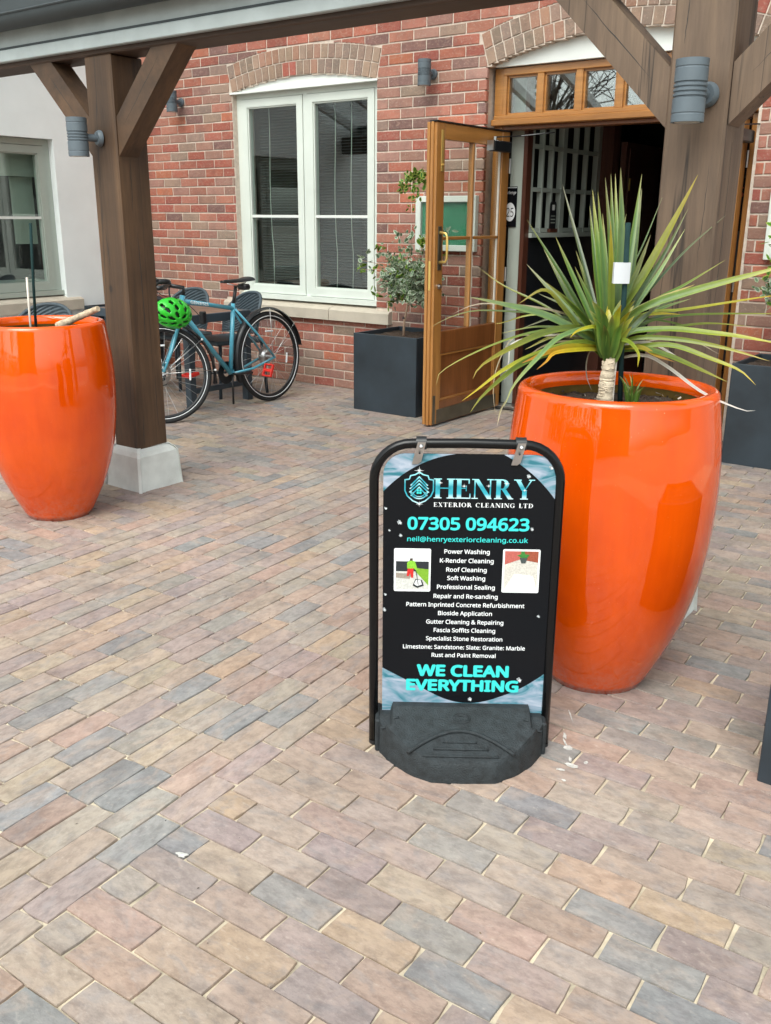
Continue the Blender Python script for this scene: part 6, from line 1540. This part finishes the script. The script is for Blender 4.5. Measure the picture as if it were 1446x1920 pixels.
# ================================================================== TABLE AND CHAIRS
tbm = simple('slate_table_frame', (.035,.05,.065), .5, .15, 10, bmp=.05)
tb_ = thing('table', 'slate grey framed outdoor table with brown slatted top, behind the blue bicycle', 'table', (-5.8, 4.98, 0))
X0, X1, Y0, Y1, ZT = -6.35, -5.25, 4.66, 5.32, .70
for k in range(5):
    a = Y0+.03+k*(Y1-Y0-.06)/5; part('slat', MB().bbox(X0+.03, a+.002, ZT-.022, X1-.032, a+(Y1-Y0-.06)/5-.002, ZT+.001, .002), MAT['tabletop'], tb_)
for q4 in ((X1-.03,Y0,X1,Y1),(X0,Y0,X0+.03,Y1),(X0+.03,Y0,X1-.03,Y0+.03),(X0+.03,Y1-.03,X1-.03,Y1)): part('edge_rail', MB().bbox(q4[0], q4[1], ZT-.06, q4[2], q4[3], ZT+.003, .003), tbm, tb_)
for x in (X0+.005, X1-.065):
    for y in (Y0+.005, Y1-.065): part('leg', MB().bbox(x, y, 0, x+.06, y+.06, ZT-.061, .004), tbm, tb_)
part('stretcher', MB().bbox(X1-.055, Y0+.066, .12, X1-.02, Y1-.066, .16, .003), tbm, tb_)
def chair(label, loc, rz):
    r = thing('wicker_chair', label, 'chair', loc, rz, 'slate wicker chairs round the tables')
    w_ = .25
    hh = lambda a: .80-.19*(abs(a)/1.25)**2.4
    nrow = 26; m = MB(); vs = []; fs = []; nA = 20
    for i in range(nrow+1):
        for j in range(nA+1):
            a = -1.25+2.5*j/nA; top = hh(a); bot = .47; z = bot+(top-bot)*i/nrow
            Rr = w_*(1+.05*sin(pi*i/nrow))+(.006 if (i+j) % 2 else -.003)
            vs.append((Rr*sin(a), .03+Rr*.75*cos(a)+(z-.45)*.14, z))
    for i in range(nrow):
        for j in range(nA): a = i*(nA+1)+j; fs.append((a, a+1, a+nA+2, a+nA+1))
    m.add(vs, fs); part('backrest', m, MAT['wicker'], r, local=True, fixn=False)
    P = [(w_*1.03*sin(a), .03+w_*.775*cos(a)+(hh(a)-.45)*.14, hh(a)) for a in [-1.25+2.5*k/20 for k in range(21)]]
    part('top_rim', MB().tube(P, .013, 8), MAT['wicker'], r, smooth=True, local=True)
    part('seat', MB().bbox(-.23,-.25,.42,.23,.20,.455,.012), MAT['wicker'], r, local=True)
    for sx in (-.2,.2):
        for sy in (-.2,.19): part('leg', MB().tube([(sx,sy,.43),(sx*1.1,sy*1.15,0)], .014, 10), tbm, r, smooth=True, local=True)
    return r
chair('slate wicker chair tucked behind the table, its back below the window corner', (-5.62, 5.42, 0), rad(-12))
chair('slate wicker chair farther from the doorway, its back behind the handlebar of the bicycle', (-6.22, 5.40, 0), rad(6))
chair('slate wicker chair behind the left orange pot, only its curved top showing', (-5.75, 3.72, 0), rad(25))

# ================================================================== WHAT THE GLASS AND GLAZE REFLECT: the far side of the forecourt
tm = MB(); q = random.Random(77); tl_ = MB()
gb = simple('car_park_brick', (.30,.17,.12), .9, .2, 4)
treeg = simple('distant_foliage', (.05,.075,.03), .9, .4, 2, bmp=0)
far = thing('distant_house', 'brick house across the car park behind the viewer', 'building', (9, -22, 0))
part('wall', MB().box(3, -26, 0, 17, -20, 5.2), gb, far); part('roof', MB().prism([(-26.4,5.2),(-19.6,5.2),(-23,8)], 2.6, 17.4, 'yz'), MAT['gutter'], far)
for k in range(7):
    tx, ty, th_ = -24+k*5.2+q.uniform(-1.5,1.5), -19+q.uniform(-4,3)-(6 if k > 5 else 0), q.uniform(6, 9.5)
    t_ = thing('bare_tree', ('bare winter tree number %s from the hedge end across the car park' % ('one two three four five six seven eight nine'.split()[k])) if 0 else 'bare winter tree across the car park behind the viewer', 'tree', (tx, ty, 0), 0, 'trees across the car park')
    part('trunk', MB().tube([(tx,ty,0),(tx+.1,ty,th_*.35),(tx,ty+.1,th_*.6)], [.25,.18,.1], 8), MAT['bark'] if 0 else MAT['oak_h'], t_)
    br = MB()
    for j in range(60):
        z0 = th_*q.uniform(.25,.6); A = q.uniform(0,2*pi); L = q.uniform(1.2,3.2); e = Vector((tx+L*cos(A), ty+L*sin(A), z0+q.uniform(.8,3.6)))
        s0 = Vector((tx+.05,ty,z0)); br.tube([s0, s0.lerp(e,.5)+Vector((0,0,.2)), e], [.05,.03,.01], 4)
        for jj in range(4):
            s1 = s0.lerp(e, q.uniform(.4,1)); e1 = s1+Vector((q.gauss(0,.6), q.gauss(0,.6), q.gauss(.3,.5))); br.tube([s1, e1], [.02,.006], 3)
    part('crown', br, MAT['oak_h'], t_, stuff=True)
hd = MB()
for k in range(2600):
    c = Vector((q.uniform(-26, 3), -17.5+q.uniform(-.7,.7), q.uniform(0, 2.3))); s = q.uniform(.12,.3)
    vs = [c+Vector((q.uniform(-s,s), q.uniform(-s,s), q.uniform(-s,s))) for _ in range(4)]; hd.add(vs, [(0,1,2,3)])
solo('hedge', hd, treeg, 'clipped green hedge across the car park behind the viewer', 'hedge', fixn=False) if 0 else None
ho_ = part('hedge', hd, treeg, None, fixn=False); ho_['kind'] = 'stuff'; ho_['label'] = 'clipped green hedge across the car park behind the viewer'; ho_['category'] = 'hedge'
